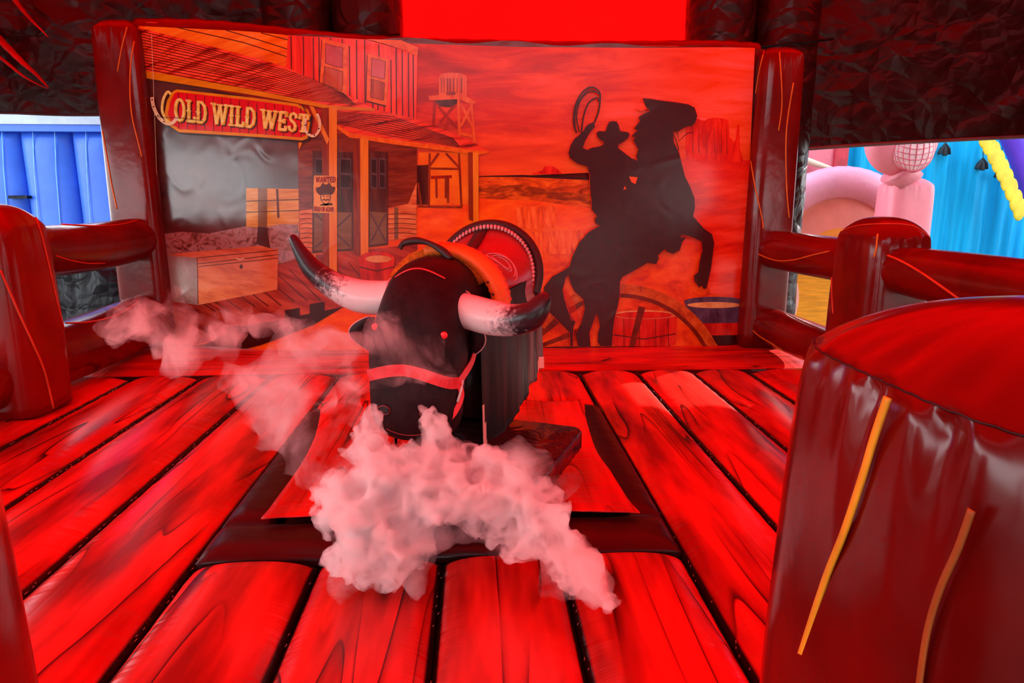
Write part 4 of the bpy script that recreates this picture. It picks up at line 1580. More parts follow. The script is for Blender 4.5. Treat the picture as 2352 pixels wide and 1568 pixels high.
# wanted poster
p = Print()
p.poly(PM['paper'], [(723, 403), (776, 404), (774, 420), (776, 436), (772, 462), (773, 490), (748, 489), (720, 488), (722, 460), (721, 430)], 19)
lettering(p, 'WANTED', [(726, 406), (772, 406), (772, 419), (726, 419)], PM['poster_red'], 20, .2, False)
lettering(p, 'DEAD OR ALIVE', [(722, 474), (768, 476), (767, 486), (721, 485)], PM['poster_red'], 20, .17, False)
p.ell(PM['grey'], 749, 452, 12, 17, 20)
p.poly(PM['paper'], [(739, 448), (759, 447), (758, 462), (750, 468), (741, 463)], 21)
p.poly(PM['poster_ink'], smooth_path([(727, 431), (737, 428), (742, 420), (750, 424), (758, 420), (763, 428), (771, 430), (769, 440), (762, 447), (756, 443), (742, 443), (737, 448), (729, 441), (727, 431)], 4)[:-1], 22)
p.poly(PM['poster_ink'], [(740, 460), (745, 456), (750, 458), (755, 456), (760, 461), (754, 460), (750, 461), (745, 460)], 22)
p.stroke(PM['poster_ink'], [(742, 450), (747, 451)], 2, 22)
p.stroke(PM['poster_ink'], [(752, 451), (757, 450)], 2, 22)
p.poly(PM['poster_ink'], [(738, 469), (750, 472), (764, 466), (766, 471), (736, 472)], 22)
flush('printed_wanted_poster', p, 'orange wanted poster with a moustached face under a hat')

# hay, barrels, wheel
p = Print()
for q in ([(1186, 476), (1270, 471), (1277, 480), (1276, 524), (1186, 527)], [(1203, 533), (1330, 527), (1346, 536), (1345, 578), (1290, 585), (1204, 580)]):
    p.poly(PM['hay'], q, 5)
    p.stroke(PM['sand'], q, 2, 6, True)
flush('printed_hay_bales', p)
p = Print()
p.poly(PM['barrel'], [(1404, 720), (1556, 722), (1552, 790), (1535, 806), (1420, 806), (1406, 790)], 5)
p.ell(PM['barrel_hi'], 1480, 722, 74, 10, 6)
p.ell(PM['barrel'], 1480, 723, 66, 8, 7)
p.stroke(PM['dline'], [(1406, 768), (1480, 778), (1552, 766)], 2.5, 7)
for x in (1432, 1468, 1505, 1534):
    p.stroke(PM['dline'], [(x, 732), (x + 1, 800)], 1.4, 7)
flush('printed_wheel_barrel', p)
p = Print()
p.poly(PM['barrel_g'], [(1572, 694), (1709, 690), (1708, 752), (1590, 750)], 5)
p.ell(PM['barrel_g'], 1640, 692, 70, 11, 6)
p.ell(PM['barrel_hi'], 1640, 700, 62, 7, 7)
p.poly(PM['barrel'], [(1592, 742), (1708, 740), (1706, 768), (1604, 770)], 7)
p.poly(PM['dark'], [(1604, 768), (1706, 766), (1705, 812), (1640, 812)], 6)
flush('printed_round_barrel', p)
p = Print()
wc = (1423, 899)
arc = lambda r, a0, a1, n=44: [(wc[0] + r * math.cos(math.radians(a0 + (a1 - a0) * i / n)), wc[1] + r * math.sin(math.radians(a0 + (a1 - a0) * i / n))) for i in range(n + 1)]
p.stroke(PM['wheel'], arc(236, -140, -19), 22, 9)
p.stroke(PM['wheel_in'], arc(221, -140, -23), 9, 10)
for q in ([(1224, 778), (1340, 690)], [(1236, 800), (1330, 760)], [(1474, 704), (1450, 806)]):
    p.stroke(PM['wheel_in'], q, [16, 13], 8)
p.poly(PM['dark'], [(1270, 795), (1480, 797), (1600, 800), (1700, 806), (1700, 818), (1230, 812)], 11)
flush('printed_wagon_wheel', p)

# rider on a rearing horse
Z4 = lambda x, y: (1200 + x / 2.24, 150 + y / 2.24)
SIL = [(312, 338), (322, 318), (338, 304), (350, 300), (358, 293), (366, 300), (371, 318), (342, 350), (322, 385), (308, 425), (330, 437), (355, 425), (395, 418), (414, 408), (416, 396), (396, 384), (380, 366), (378, 350), (388, 340), (424, 342), (434, 312), (443, 294), (460, 289), (480, 291), (490, 306), (499, 340), (540, 346), (547, 356), (541, 374), (520, 392), (490, 410), (488, 426), (516, 448), (556, 478), (588, 492), (582, 466), (592, 432), (574, 404), (566, 384), (576, 372), (556, 366), (588, 336), (570, 326), (600, 290), (594, 268), (618, 252), (650, 238), (628, 210), (614, 172), (660, 176), (700, 183), (760, 190), (804, 196), (850, 204), (880, 220), (893, 262), (884, 296), (866, 314), (836, 318), (800, 338), (768, 346), (774, 398), (800, 450), (815, 510), (830, 570), (860, 630), (880, 684), (882, 730), (872, 776), (930, 840), (970, 868), (980, 912), (974, 964), (964, 1044), (956, 1080), (942, 1144), (930, 1149), (914, 1130), (904, 1141), (880, 1110), (876, 1080), (900, 1060), (905, 1010), (920, 950), (916, 906), (870, 884), (818, 868), (804, 884), (836, 884), (815, 912), (804, 950), (770, 968), (736, 956), (728, 943), (690, 978), (698, 988), (684, 1021), (640, 1014), (560, 1060), (512, 1085), (498, 1110), (498, 1180), (486, 1240), (470, 1300), (462, 1370), (456, 1440), (400, 1442), (384, 1420), (384, 1380), (394, 1340), (386, 1290), (378, 1276), (360, 1320), (342, 1370), (346, 1430), (346, 1445), (285, 1445), (270, 1380), (300, 1320), (318, 1250), (310, 1200), (265, 1160), (245, 1120), (235, 1078), (220, 1090), (205, 1150), (213, 1200), (232, 1252), (270, 1316), (260, 1345), (256, 1440), (245, 1440), (240, 1370), (200, 1330), (140, 1270), (110, 1200), (108, 1140), (150, 1085), (218, 1048), (240, 1030), (255, 980), (290, 910), (335, 858), (398, 822), (372, 812), (368, 790), (380, 775), (352, 740), (352, 690), (345, 640), (342, 560), (330, 522), (280, 506), (242, 478), (234, 452), (246, 410), (265, 380), (292, 358)]
p = Print()
p.stroke(PM['mesa'], [Z4(x, y) for x, y in SIL], 2.2, 27, True)
p.poly(PM['black'], [Z4(x, y) for x, y in SIL], 28)
p.poly(PM['sand'], [Z4(*q) for q in ((545, 573), (588, 576), (577, 612), (556, 600))], 29)
p.poly(PM['sand'], [Z4(*q) for q in ((515, 640), (524, 620), (530, 636))], 29)
p.poly(PM['sky'], [Z4(*q) for q in ((640, 224), (612, 192), (580, 226), (606, 238))], 27)
for lp, w in (([(276, 350), (262, 300), (268, 220), (296, 155), (330, 122), (362, 117), (392, 140), (396, 180), (388, 240), (366, 300)], 4), ([(290, 345), (276, 270), (292, 190), (334, 142), (380, 140)], 3),
              ([(300, 352), (312, 262), (338, 196), (378, 170), (392, 190)], 3.6), ([(270, 340), (268, 260), (286, 190), (340, 128), (392, 150)], 2.6)):
    p.stroke(PM['black'], [Z4(*q) for q in smooth_path(lp, 6)], w, 28)
p.stroke(PM['black'], [Z4(*q) for q in ((768, 350), (786, 390), (800, 440))], 2, 28)
p.stroke(PM['black'], [Z4(*q) for q in ((792, 340), (798, 392), (840, 352), (872, 346))], 2, 28)
for k in range(7):
    x0 = 210 + k * 7
    p.stroke(PM['mesa'], [Z4(*q) for q in ((x0, 1140 + k * 9), (x0 + 14, 1230), (x0 + 40, 1310))], 1.0, 29)
flush('printed_rider', p, 'black silhouette of a cowboy with a lasso on a rearing horse')
# stitched margins and a seam
p = Print()
for q in ([(322, 66), (329, 260), (343, 520), (345, 800)], [(352, 80), (360, 300), (368, 560), (362, 800)]):
    p.stroke(PM['cream'], smooth_path(q, 4), 0.9, 30)
p.stroke(PM['dark'], [(340, 268), (420, 272), (470, 278)], 1.2, 30)
flush('printed_margin_stitching', p)

# ================================================================== INFLATABLE FENCES
fr = thing('inflatable_fence', 'brown inflatable fence right of the bull, its big domed post closest to the camera', 'inflatable fence', (1.9, 3.0, -0.5), 'inflatable fences')
# closest post
np_ = puff_post('fence_post', 0.54, 1.22, 0.56, 1.24, 0.0, 1.25, 0.105, MAT['brown'], fr, 4.2, 0.05, 0.022, 0.7, 220, 0.02)


def near_face(path_px, off):
    return [on_x(x, y, 0.54 - off) for x, y in smooth_path(path_px, 6)]


V = []
P = near_face([(2040, 912), (2010, 1000), (1980, 1100), (1940, 1220), (1900, 1320), (1860, 1440), (1820, 1568), (1790, 1680)], 0.010)
for p in P:
    V += [p + Vector((0, -0.0085, 0)), p + Vector((0, 0.0085, 0)), p + Vector((-0.003, 0.006, 0)), p + Vector((-0.003, -0.006, 0))]
f = grid_faces(len(P), 4, False, True) + [(0, 1, 2, 3), tuple(len(V) - 4 + k for k in (3, 2, 1, 0))]
link('yellow_piping', V, f, MAT['yellow_piping'], fr)
V = []
P = near_face([(2232, 1170), (2200, 1260), (2160, 1350), (2130, 1450), (2112, 1568), (2100, 1680)], 0.008)  # faint reflection on the post, painted as a thin orange strip
for p in P:
    V += [p + Vector((0, -0.006, 0)), p + Vector((0, 0.006, 0)), p + Vector((-0.002, 0.004, 0)), p + Vector((-0.002, -0.004, 0))]
f = grid_faces(len(P), 4, False, True) + [(0, 1, 2, 3), tuple(len(V) - 4 + k for k in (3, 2, 1, 0))]
link('reflected_band', V, f, flat('reflected_orange', (0.34, 0.09, 0.01), 0.5), fr)
# seam round the top of the closest post
cx, cy_, hx, hy = 0.88, 0.90, 0.34, 0.34
ring = []
for k in range(161):
    a = 2 * PI * k / 160
    r = (abs(math.cos(a)) ** 4.2 + abs(math.sin(a)) ** 4.2) ** (-1 / 4.2)
    ring.append(Vector((cx + math.cos(a) * r * hx * 0.952, cy_ + math.sin(a) * r * hy * 0.952, 1.25 + 0.001 * math.sin(k * 2.2))))
v, f = tube(ring, 0.002, 6, cap=False)
link('top_seam', v, f, MAT['black'], fr)
# far post and rails
fp = puff_post('fence_post', 2.75, 3.22, 4.64, 5.28, 0.0, 1.22, 0.13, MAT['brown'], fr, 4.2, 0.04, 0.009, 2.2)
puff_post('fence_post', 2.72, 3.25, 1.3, 1.9, 0.0, 1.22, 0.13, MAT['brown'], fr, 4.2, 0.04, 0.02, 3.2)
tr1 = puff_rail('top_rail', (2.98, 1.7, 1.0), (2.98, 4.85, 0.985), 0.17, 0.175, MAT['brown'], fr)
tr2 = puff_rail('top_rail', (2.98, 5.1, 0.99), (2.90, 6.95, 0.98), 0.18, 0.185, MAT['brown'], fr, 0.0, seed=1)
puff_rail('lower_rail', (2.98, 1.7, 0.21), (2.98, 4.85, 0.21), 0.18, 0.18, MAT['brown'], fr)
lr2 = puff_rail('lower_rail', (2.98, 5.1, 0.23), (2.90, 6.95, 0.22), 0.17, 0.185, MAT['brown'], fr, seed=2)
lie_on([(1716, 565), (1740, 582), (1780, 597), (1820, 597), (1870, 585), (1905, 577)], [tr2], 0.006, MAT['piping'], fr)
lie_on([(1714, 740), (1740, 768), (1775, 790), (1800, 806)], [lr2], 0.006, MAT['piping'], fr)
lie_on([(2020, 582), (2060, 595), (2110, 622), (2160, 655), (2210, 690)], [tr1], 0.008, MAT['red_piping'], fr)
lie_on([(1922, 535), (1912, 590), (1911, 660), (1914, 720)], [fp], 0.006, MAT['red_piping'], fr)
lie_on([(2016, 538), (2013, 570), (2008, 590)], [fp], 0.007, MAT['piping'], fr)
lie_on([(1910, 545), (1960, 520), (2040, 514), (2100, 520), (2136, 545)], [fp], 0.004, MAT['red_piping'], fr)

fl = thing('inflatable_fence', 'brown inflatable fence left of the bull, with posts and thick rails', 'inflatable fence', (-2.4, 3.4, -0.5), 'inflatable fences')
nl = puff_post('fence_post', -1.55, -0.865, 0.56, 1.30, 0.0, 1.21, 0.14, MAT['brown_top'], fl, 4.2, 0.03, 0.02, 1.7)
fp2 = puff_post('fence_post', -3.62, -3.06, 4.62, 5.18, 0.0, 1.30, 0.15, MAT['brown_top'], fl, 4.2, 0.03, 0.010, 0.4)
tl = puff_rail('top_rail', (-3.36, 5.0, 1.10), (-3.36, 7.15, 1.09), 0.20, 0.21, MAT['brown'], fl, 0.03)
ll = puff_rail('lower_rail', (-3.34, 5.0, 0.28), (-3.36, 7.15, 0.29), 0.24, 0.26, MAT['brown'], fl, 0.02, seed=1)
puff_rail('top_rail', (-3.36, 2.2, 1.10), (-3.36, 4.8, 1.10), 0.19, 0.19, MAT['brown'], fl, seed=3)
puff_rail('lower_rail', (-3.36, 2.2, 0.26), (-3.36, 4.8, 0.26), 0.22, 0.22, MAT['brown'], fl, seed=4)
lie_on([(78, 487), (95, 540), (112, 610), (130, 690), (150, 770), (165, 850)], [fp2], 0.006, MAT['red_piping'], fl)
lie_on([(0, 620), (22, 670), (48, 730), (75, 790), (100, 850), (122, 938)], [fp2], 0.008, MAT['red_piping'], fl)
lie_on([(118, 514), (170, 517), (230, 519), (280, 515), (318, 505)], [tl], 0.006, MAT['red_piping'], fl)
lie_on([(150, 742), (200, 740), (250, 730), (290, 712), (318, 692)], [ll], 0.006, MAT['red_piping'], fl)
lie_on([(128, 587), (160, 597), (200, 604), (240, 604)], [tl], 0.005, MAT['red_piping'], fl)
lie_on([(2, 830), (10, 880), (20, 940), (30, 1010), (40, 1100)], [nl], 0.004, MAT['red_piping'], fl)

# ================================================================== OUTSIDE, SEEN UNDER THE TENT HEMS
MAT.update(blue=vinyl('blue_vinyl', (0.055, 0.19, 0.86), 0.4, 0.4, 0.1, 6, 0.2), blue_d=flat('blue_seam', (0.22, 0.52, 0.95), 0.5),
           pink=vinyl('pink_vinyl', (0.86, 0.22, 0.27), 0.4, 0.4, 0.06, 6, 0.15), pinkl=vinyl('pale_pink_vinyl', (0.88, 0.36, 0.46), 0.35, 0.45, 0.06, 8, 0.4),
           orange=vinyl('orange_vinyl', (0.88, 0.30, 0.03), 0.5, 0.3, 0.06), peach_v=vinyl('peach_vinyl', (0.90, 0.27, 0.20), 0.5, 0.3, 0.08),
           yellow=flat('yellow_board', (0.88, 0.50, 0.01), 0.5, 0.3, 0.3, (3, 3, 30)), flesh=flat('pale_vinyl', (0.80, 0.48, 0.40), 0.5),
           cyan=flat('cyan_cloth', (0.0, 0.40, 0.72), 0.6, 0.2, 0.25, (16, 16, 0.7)), cream=flat('cream_vinyl', (0.85, 0.80, 0.55), 0.5),
           redp=flat('red_vinyl_strip', (0.55, 0.03, 0.05), 0.5), mirror=flat('mirror_tile', (0.90, 0.50, 0.52), 0.3, 0.5, 0.3, (20, 20, 20)),
           mirror_l=flat('mirror_gap', (0.80, 0.10, 0.16), 0.4), purple=vinyl('purple_vinyl', (0.14, 0.05, 0.66), 0.4, 0.4, 0.08), scallop=flat('yellow_scallop', (0.82, 0.60, 0.03), 0.5),
           feather=flat('black_feather', (0.02, 0.025, 0.03), 0.7))

# blue inflatable wall, left
YB_ = 11.0
bw = thing('blue_inflatable_wall', 'blue ribbed inflatable wall with a grey top band, beyond the left opening', 'inflatable wall', (-6.4, YB_, -0.5))


def puff_panel(name, x0, x1, y, z0, z1, d, mat, parent):
    V = []
    for i in range(25):
        u = -1 + i / 12
        for j in range(25):
            w = j / 24
            e = min(1, (1 - w) / 0.06, w / 0.03)
            V.append(((x0 + x1) / 2 + u * (x1 - x0) / 2, y - d * (1 - abs(u) ** 2.4) ** 0.6 * (0.3 + 0.7 * math.sqrt(max(0, e))), z0 + (z1 - z0) * w))
    n = len(V)
    V += [(p[0], y + 0.3, p[2]) for p in V]
    f = grid_faces(25, 25)
    f = f + [tuple(k + n for k in q[::-1]) for q in f]
    rim = [i * 25 for i in range(25)] + [24 * 25 + j for j in range(1, 25)] + [i * 25 + 24 for i in range(23, -1, -1)] + list(range(23, 0, -1))
    for i in range(len(rim)):
        a, b = rim[i], rim[(i + 1) % len(rim)]
        f.append((b, a, a + n, b + n))
    return link(name, V, f, mat, parent)


xs = [on_y(x, 400, YB_).x for x in (-180, -60, 61, 178, 300, 420)]
zt = on_y(0, 299, YB_).z
for a, b in zip(xs, xs[1:]):
    puff_panel('wall_rib', a, b, YB_, -0.5, zt, 0.16, MAT['blue'], bw)
    for q in (0.3, 0.72):
        x = a + (b - a) * q
        v, f = tube([(x + 0.05, YB_ - 0.155, zt - 0.02), (x + 0.0, YB_ - 0.17, zt - 0.6), (x - 0.04, YB_ - 0.17, zt - 1.3), (x - 0.05, YB_ - 0.17, 0.2)], 0.008, 6)
        link('rib_seam', v, f, MAT['blue_d'], bw)
zb = on_y(0, 266, YB_).z
v, f = box_vf(xs[0], xs[-1], YB_ - 0.22, YB_ + 0.3, zt + 0.07, zb + 0.25)
link('top_band', v, f, MAT['white_fabric'], bw, False)
v, f = box_vf(xs[0], xs[-1], YB_ - 0.2, YB_ + 0.3, zt - 0.03, zt + 0.072)
link('band_strip', v, f, MAT['blue'], bw, False)
a, b = on_y(19, 449, YB_ - 0.2), on_y(63, 456, YB_ - 0.2)
v, f = box_vf(a.x, b.x, YB_ - 0.21, YB_ - 0.1, b.z, a.z)
link('black_slot', v, f, MAT['tarp'], bw, False)

# crumpled black tarp behind the left fence
def tarp_pt(u, v):
    x = -5.9 + 2.4 * u
    y = 7.75 + 0.9 * v
    z = -0.45 + 1.62 * math.sin(PI * min(1, 0.08 + 0.9 * (0.35 + 0.65 * u) * (1 - abs(2 * v - 1) ** 3))) ** 0.7 * (1 - abs(2 * v - 1) ** 4)
    k = 0.13 * fbm((x * 2.2, y * 2.2, z), 5)
    return Vector((x + k, y + 0.7 * k, z + k))


V = [tarp_pt(i / 60, j / 40) for i in range(61) for j in range(41)]
tp = link('tarp_heap', V, grid_faces(61, 41), MAT['tarp'])
tag(tp, 'crumpled black tarp heaped outside, seen between the left fence rails', 'tarp')

# cyan cloth, right
def cloth(u, v):
    x = 4.2 + 7.6 * u
    return Vector((x, 12.2 + 0.05 * math.sin(x * 9) + 0.03 * math.sin(x * 23 + 1) + 0.04 * fbm((x * 2, v * 2, 0)), -0.5 + 4.2 * v))


V = [cloth(i / 200, j / 20) for i in range(201) for j in range(21)]
tag(link('blue_curtain', V, grid_faces(201, 21), MAT['cyan']), 'bright cyan cloth wall with vertical folds, beyond the right opening', 'curtain')

# pink wall strip far right of the backdrop
pwl = thing('pink_wall_panel', 'pink panel edged with a red strip, right beside the backdrop upright', 'panel', (5.3, 11.9, -0.5))
a, b = on_y(1790, 300, 11.9), on_y(1908, 395, 11.9)
v, f = box_vf(a.x, b.x, 11.85, 12.0, -0.5, a.z + .2)
link('panel_face', v, f, MAT['pink'], pwl, False)
c = on_y(1938, 395, 11.9)
v, f = box_vf(b.x, c.x, 11.8, 12.0, -0.5, a.z + .2)
link('red_strip', v, f, MAT['redp'], pwl, False)

# pink arch
YA = 11.2
pa = thing('pink_inflatable_arch', 'pale pink inflatable arch with an orange middle, right of the backdrop', 'inflatable arch', (on_y(1910, 600, YA).x, YA, -0.5))
c = on_y(1912, 640, YA)
k_ = YA / F_PX


def arch_tube(r, tr, a0, a1, y, asp=1.0):
    P = []
    for i in range(49):
        a = math.radians(a0 + (a1 - a0) * i / 48)
        P.append((c.x + math.cos(a) * r * k_ * asp, y, c.z + math.sin(a) * r * k_))
    rr = [tr * k_ * (1 + 0.014 * math.sin(i * 3.1)) for i in range(49)]
    return tube(P, rr, 24)


v, f = arch_tube(222, 36, 22, 158, YA, 0.88)
link('arch_tube', v, f, MAT['pinkl'], pa)
V, Fc = [], []
for r0, r1, y, mat, nm in ((0, 196, YA + 0.02, MAT['peach_v'], 'arch_panel'), (0, 128, YA - 0.05, MAT['orange'], 'orange_middle'), (0, 60, YA - 0.1, MAT['pink'], 'pink_middle')):
    V = []
    for i in range(41):
        a = PI * i / 40
        for j in range(9):
            r = r1 * j / 8
            V.append((c.x + math.cos(a) * r * k_ * 0.9, y - 0.14 * math.sqrt(max(0, 1 - (j / 8) ** 2)), c.z + math.sin(a) * r * k_))
    n = len(V)
    V += [(p[0], y + 0.12, p[2]) for p in V]
    f = grid_faces(41, 9)
    f = [q[::-1] for q in f] + [tuple(q_ + n for q_ in q) for q in f]
    for i in range(40):
        a, b = i * 9 + 8, (i + 1) * 9 + 8
        f.append((a, b, b + n, a + n))
    link(nm, V, f, mat, pa)
v, f = box_vf(c.x - 200 * k_ * .9, c.x + 200 * k_ * .9, YA - 0.16, YA + 0.2, -0.5, c.z + 0.02)
link('arch_base', v, f, MAT['peach_v'], pa, False)
v, f = tube([on_y(1815, 362, YA + .5), on_y(1850, 368, YA + .5), on_y(1880, 378, YA + .5), on_y(1915, 386, YA + .5)], [0.03, 0.06, 0.05, 0.012], 12)
link('cream_wing', v, f, MAT['cream'], pa)

# pink pillar figure with a mirror-ball print
YF = 10.2
pf = thing('pink_inflatable_pillar', 'pink inflatable pillar with a round head printed with a mirror ball', 'inflatable figure', (on_y(2080, 600, YF).x, YF, -0.5))
a, b = on_y(2042, 412, YF), on_y(2124, 560, YF)
puff_post('pillar_body', a.x, b.x, YF - 0.2, YF + 0.4, -0.5, a.z - 0.08, 0.12, MAT['pink'], pf, 4, 0, 0.01)
hc = on_y(2070, 322, YF)
R = 82 * YF / F_PX


def pancake(c, rx, rz, d, n=48):
    rings = []
    for i in range(17):
        q = PI * i / 16
        s = math.sin(q)
        rings.append([Vector((c.x + math.cos(2 * PI * k / n) * rx * max(s, 0.01) ** .6, c.y - math.cos(q) * d, c.z + math.sin(2 * PI * k / n) * rz * max(s, 0.01) ** .6)) for k in range(n)])
    return loft(rings)


v, f = pancake(hc, R, R * 0.98, 0.25)
hd = link('pillar_head', v, f, MAT['pink'], pf)
v, f = tube([on_y(2060, 390, YF), on_y(2070, 402, YF), on_y(2078, 418, YF)], [0.26, 0.22, 0.26], 20)
link('neck', v, f, MAT['pink'], pf)
dc = on_y(2099, 346, YF - 0.22)
r_ = 47 * YF / F_PX
v, f = pancake(dc, r_, r_, 0.07)
link('mirror_ball', v, f, MAT['mirror'], hd)
ml = MB()
for k in range(-3, 4):
    q = k / 4
    zz, w = q * r_, math.sqrt(1 - q * q) * r_
    ml.add(*tube([(dc.x - w + 2 * w * i / 16, dc.y - 0.075 * math.sqrt(max(0, 1 - q * q - (-1 + i / 8) ** 2 * (1 - q * q))) - 0.004, dc.z + zz - 0.06 * math.sin(PI * i / 16)) for i in range(17)], 0.006, 5))
for k in range(-4, 5):
    q = k / 4.6
    ml.add(*tube([(dc.x + math.sin(q * PI / 2) * r_ * math.cos(t), dc.y - 0.075 * math.cos(t) * math.cos(q * PI / 2) - 0.004, dc.z + math.sin(t) * r_) for t in (-1.45 + 2.9 * i / 16 for i in range(17))], 0.006, 5))
ml.build('mirror_grid', MAT['mirror_l'], hd)

# yellow board and pale figure between the right rails
yb = thing('yellow_inflatable_board', 'yellow wood-striped board with a pale edge, seen between the right fence rails', 'inflatable board', (on_y(1860, 690, 8.9).x, 8.9, -0.5))
a, b = on_y(1796, 640, 8.9), on_y(1930, 760, 8.9)
v, f = box_vf(a.x, b.x, 8.9, 9.1, -0.5, a.z + 0.25)
link('board', v, f, MAT['yellow'], yb, False)
v, f = pancake(on_y(1812, 690, 8.86), 0.13, 0.33, 0.06)
link('pale_edge', v, f, MAT['flesh'], yb)

# purple slide edge with yellow scallops
YS = 11.4
ps = thing('purple_inflatable_beam', 'slanted purple inflatable beam with a yellow scalloped edge, far right', 'inflatable beam', (on_y(2340, 500, YS).x, YS, -0.5))
P = smooth_path([tuple(on_y(*q, YS)) for q in ((2318, 290), (2345, 350), (2372, 430), (2392, 520), (2400, 700))], 8)
v, f = tube(P, [0.20] * len(P), 24)
link('beam_tube', v, f, MAT['purple'], ps)
sc_path = smooth_path([(2268, 306), (2288, 344), (2308, 384), (2328, 428), (2347, 474)], 2)
for i, (x, y) in enumerate(sc_path[::1]):
    d = on_y(x, y, YS - 0.1)
    v, f = pancake(d + Vector((-0.03, 0, -0.05)), 0.11, 0.19, 0.03, 20)
    link('scallop', v, f, MAT['scallop'], ps)
# black feather tassels
for i, (x, y, top) in enumerate(((2172, 328, 310), (2258, 362, 318), (2302, 382, 335))):
    c0 = on_y(x, y, 12.07)
    t = thing('feather_tassel', ('black feather tassel hanging beside the pink pillar head', 'black feather tassel on a long string before the cyan cloth', 'black feather tassel hanging by the yellow scallops')[i], 'tassel', c0, 'black feather tassels')
    v, f = tube([on_y(x, top - 60, 12.07), c0], 0.006, 6)
    link('string', v, f, MAT['feather'], t)
    for k in range(3):
        a = -0.5 + 0.5 * k
        e = c0 + Vector((math.sin(a) * 0.20, -0.02 * (k % 2), -math.cos(a) * 0.22))
        v, f = tube([c0, c0.lerp(e, .5) + Vector((0.02 * (k - 1), -0.01, 0)), c0.lerp(e, .85), e], [0.014, 0.045, 0.055, 0.042], 10, 0.4)
        link('feather', v, f, MAT['feather'], t)

# ================================================================== SMOKE FROM THE BULL'S NOSTRILS
def smoke_mat(name, dens, scale, lo, hi, colour=(0.995, 0.985, 0.985), g=0.1, stretch=(1, 1, 1), step=0.35):
    m = bpy.data.materials.new(name)
    m.use_nodes = True
    nt = m.node_tree
    for n in list(nt.nodes):
        if n.type == 'BSDF_PRINCIPLED':
            nt.nodes.remove(n)
    out = [n for n in nt.nodes if n.type == 'OUTPUT_MATERIAL'][0]
    pv = N(nt, 'ShaderNodeVolumeScatter')
    pv.inputs['Color'].default_value = (*colour, 1)
    pv.inputs['Anisotropy'].default_value = g
    v = coords(nt, stretch)
    n = N(nt, 'ShaderNodeTexNoise', Scale=scale, Detail=5.0, Roughness=0.66, Distortion=0.7)
    L(nt, v, n.inputs['Vector'])
    mr = N(nt, 'ShaderNodeMapRange')
    mr.interpolation_type = 'SMOOTHSTEP'
    L(nt, n.outputs['Fac'], mr.inputs['Value'])
    mr.inputs['From Min'].default_value, mr.inputs['From Max'].default_value = lo, hi
    mr.inputs['To Min'].default_value, mr.inputs['To Max'].default_value = 0.0, dens
    L(nt, mr.outputs['Result'], pv.inputs['Density'])
    L(nt, pv.outputs[0], out.inputs['Volume'])
    m.cycles.volume_step_rate = step
    return m


def puff_mesh(name, blobs, voxel, amp, freq, mat, seed, keep=None):
    bm = bmesh.new()
    balls = []
    for (x, y, Y, r) in blobs:
        c = on_y(x, y, Y)
        R = 1.16 * r * (c - CAM).dot(cf) / F_PX
        c.z = max(c.z, R * 0.8 + 0.06)
        balls.append((c, R))
        bmesh.ops.create_icosphere(bm, subdivisions=3, radius=R, matrix=Matrix.Translation(c) @ Matrix.Diagonal((1, 0.85, 1, 1)))
    me = bpy.data.meshes.new(name)
    bm.to_mesh(me)
    bm.free()
    o = bpy.data.objects.new(name, me)
    COL.objects.link(o)
    md = o.modifiers.new('join', 'REMESH')
    md.mode, md.voxel_size = 'VOXEL', voxel
    dg = bpy.context.evaluated_depsgraph_get()
    me2 = bpy.data.meshes.new_from_object(o.evaluated_get(dg))
    o.modifiers.clear()
    o.data = me2
    co = [(v.co.copy(), v.normal.copy()) for v in me2.vertices]
    for v, (p, nn) in zip(me2.vertices, co):
        q = p + Vector((seed, 0, 0))
        d = noise.turbulence(q * freq, 6, False, amplitude_scale=0.6, frequency_scale=2.1) - 0.5
        rn = min((((p - c).length - R), R) for c, R in balls)[1]
        v.co = p + nn * d * amp * min(1, rn / 0.12)
    md = o.modifiers.new('clean', 'REMESH')
    md.mode, md.voxel_size = 'VOXEL', voxel * 0.8
    me2 = bpy.data.meshes.new_from_object(o.evaluated_get(bpy.context.evaluated_depsgraph_get()))
    o.modifiers.clear()
    o.data = me2
    me2.materials.clear()
    me2.materials.append(mat)
    for p in me2.polygons:
        p.use_smooth = True
    return o


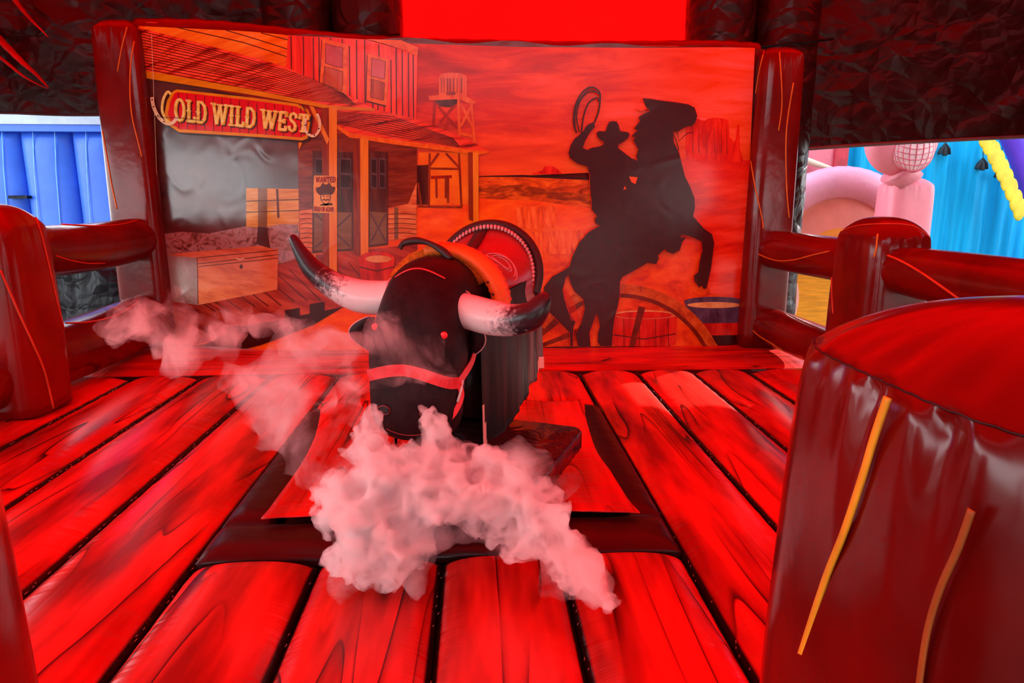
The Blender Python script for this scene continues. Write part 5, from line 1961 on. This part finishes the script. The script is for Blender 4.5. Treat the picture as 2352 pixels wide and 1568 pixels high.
DENSE = [(854, 936, 2.78, 18), (852, 966, 2.74, 32), (846, 1005, 2.70, 44), (835, 1050, 2.66, 52),
         (972, 940, 2.78, 16), (984, 962, 2.74, 30), (1010, 996, 2.70, 42), (1050, 1030, 2.66, 48), (1098, 1068, 2.6, 58), (1150, 1108, 2.52, 66), (1196, 1140, 2.46, 72), (1232, 1182, 2.4, 72),
         (1248, 1236, 2.32, 66), (1272, 1282, 2.25, 58), (1306, 1312, 2.2, 54), (1340, 1334, 2.14, 52), (1370, 1352, 2.08, 42), (1398, 1372, 2.04, 36), (1416, 1376, 2.02, 24), (1392, 1392, 2.0, 24),
         (1000, 1090, 2.6, 80), (930, 1110, 2.58, 92), (862, 1110, 2.58, 84), (800, 1140, 2.56, 74), (860, 1190, 2.5, 92), (940, 1190, 2.5, 88), (1020, 1150, 2.52, 82), (1090, 1150, 2.5, 74), (1130, 1190, 2.46, 62),
         (880, 1262, 2.4, 70), (930, 1276, 2.38, 58), (1180, 1180, 2.46, 76), (1140, 1130, 2.5, 70), (1225, 1150, 2.44, 66), (1275, 1240, 2.3, 62), (1300, 1290, 2.22, 58), (1345, 1318, 2.14, 52), (800, 1200, 2.5, 70), (780, 1270, 2.42, 50), (900, 1310, 2.34, 44), (820, 1250, 2.42, 58), (962, 1240, 2.42, 50), (1185, 1238, 2.38, 46)]
HAZE = [(760, 1090, 2.7, 90), (690, 1040, 2.75, 76), (640, 980, 2.8, 84), (590, 930, 2.85, 80), (560, 860, 2.9, 72), (640, 840, 2.86, 90), (720, 880, 2.8, 92), (790, 960, 2.74, 84), (820, 880, 2.72, 70),
        (880, 800, 2.68, 70), (860, 730, 2.68, 56), (910, 760, 2.66, 56), (1010, 790, 2.66, 44), (930, 840, 2.66, 66), (1000, 830, 2.66, 52), (1050, 860, 2.66, 38), (950, 770, 2.68, 52), (760, 800, 2.9, 70), (680, 780, 3.1, 66), (600, 770, 3.4, 56), (520, 790, 3.6, 74), (450, 770, 3.9, 82), (380, 755, 4.1, 84), (310, 735, 4.3, 74), (270, 745, 4.5, 52), (400, 700, 4.2, 56), (560, 740, 3.5, 60), (640, 720, 3.2, 50), (700, 760, 3.0, 60)]
sm = puff_mesh('smoke_plume', DENSE, 0.010, 0.095, 7.0, smoke_mat('dense_smoke', 52.0, 15.0, 0.37, 0.66), 3.0)
tag(sm, 'dense pinkish white smoke billowing from the bull nostrils over the pit edge', 'smoke', kind='stuff')
HAZE += [(x, y, Y - 0.01, r * 1.32) for x, y, Y, r in DENSE if r > 40]
hz = puff_mesh('smoke_haze', HAZE, 0.03, 0.16, 4.0, smoke_mat('thin_smoke', 15.0, 4.2, 0.40, 0.80, (0.99, 0.96, 0.98), 0.1, (1, 1, 1), 0.5), 8.0)
tag(hz, 'thin smoke drifting across the bull face and the left planks', 'smoke', kind='stuff')

# closed strips whose ends were wound the other way: make every face look outwards
for o in bpy.data.objects:
    if o.type == 'MESH' and o.name.split('.')[0] in ('cheek_strap', 'chin_strap', 'noseband', 'fleece_pad', 'pommel_swell'):
        bm = bmesh.new()
        bm.from_mesh(o.data)
        bmesh.ops.recalc_face_normals(bm, faces=bm.faces[:])
        bm.to_mesh(o.data)
        bm.free()
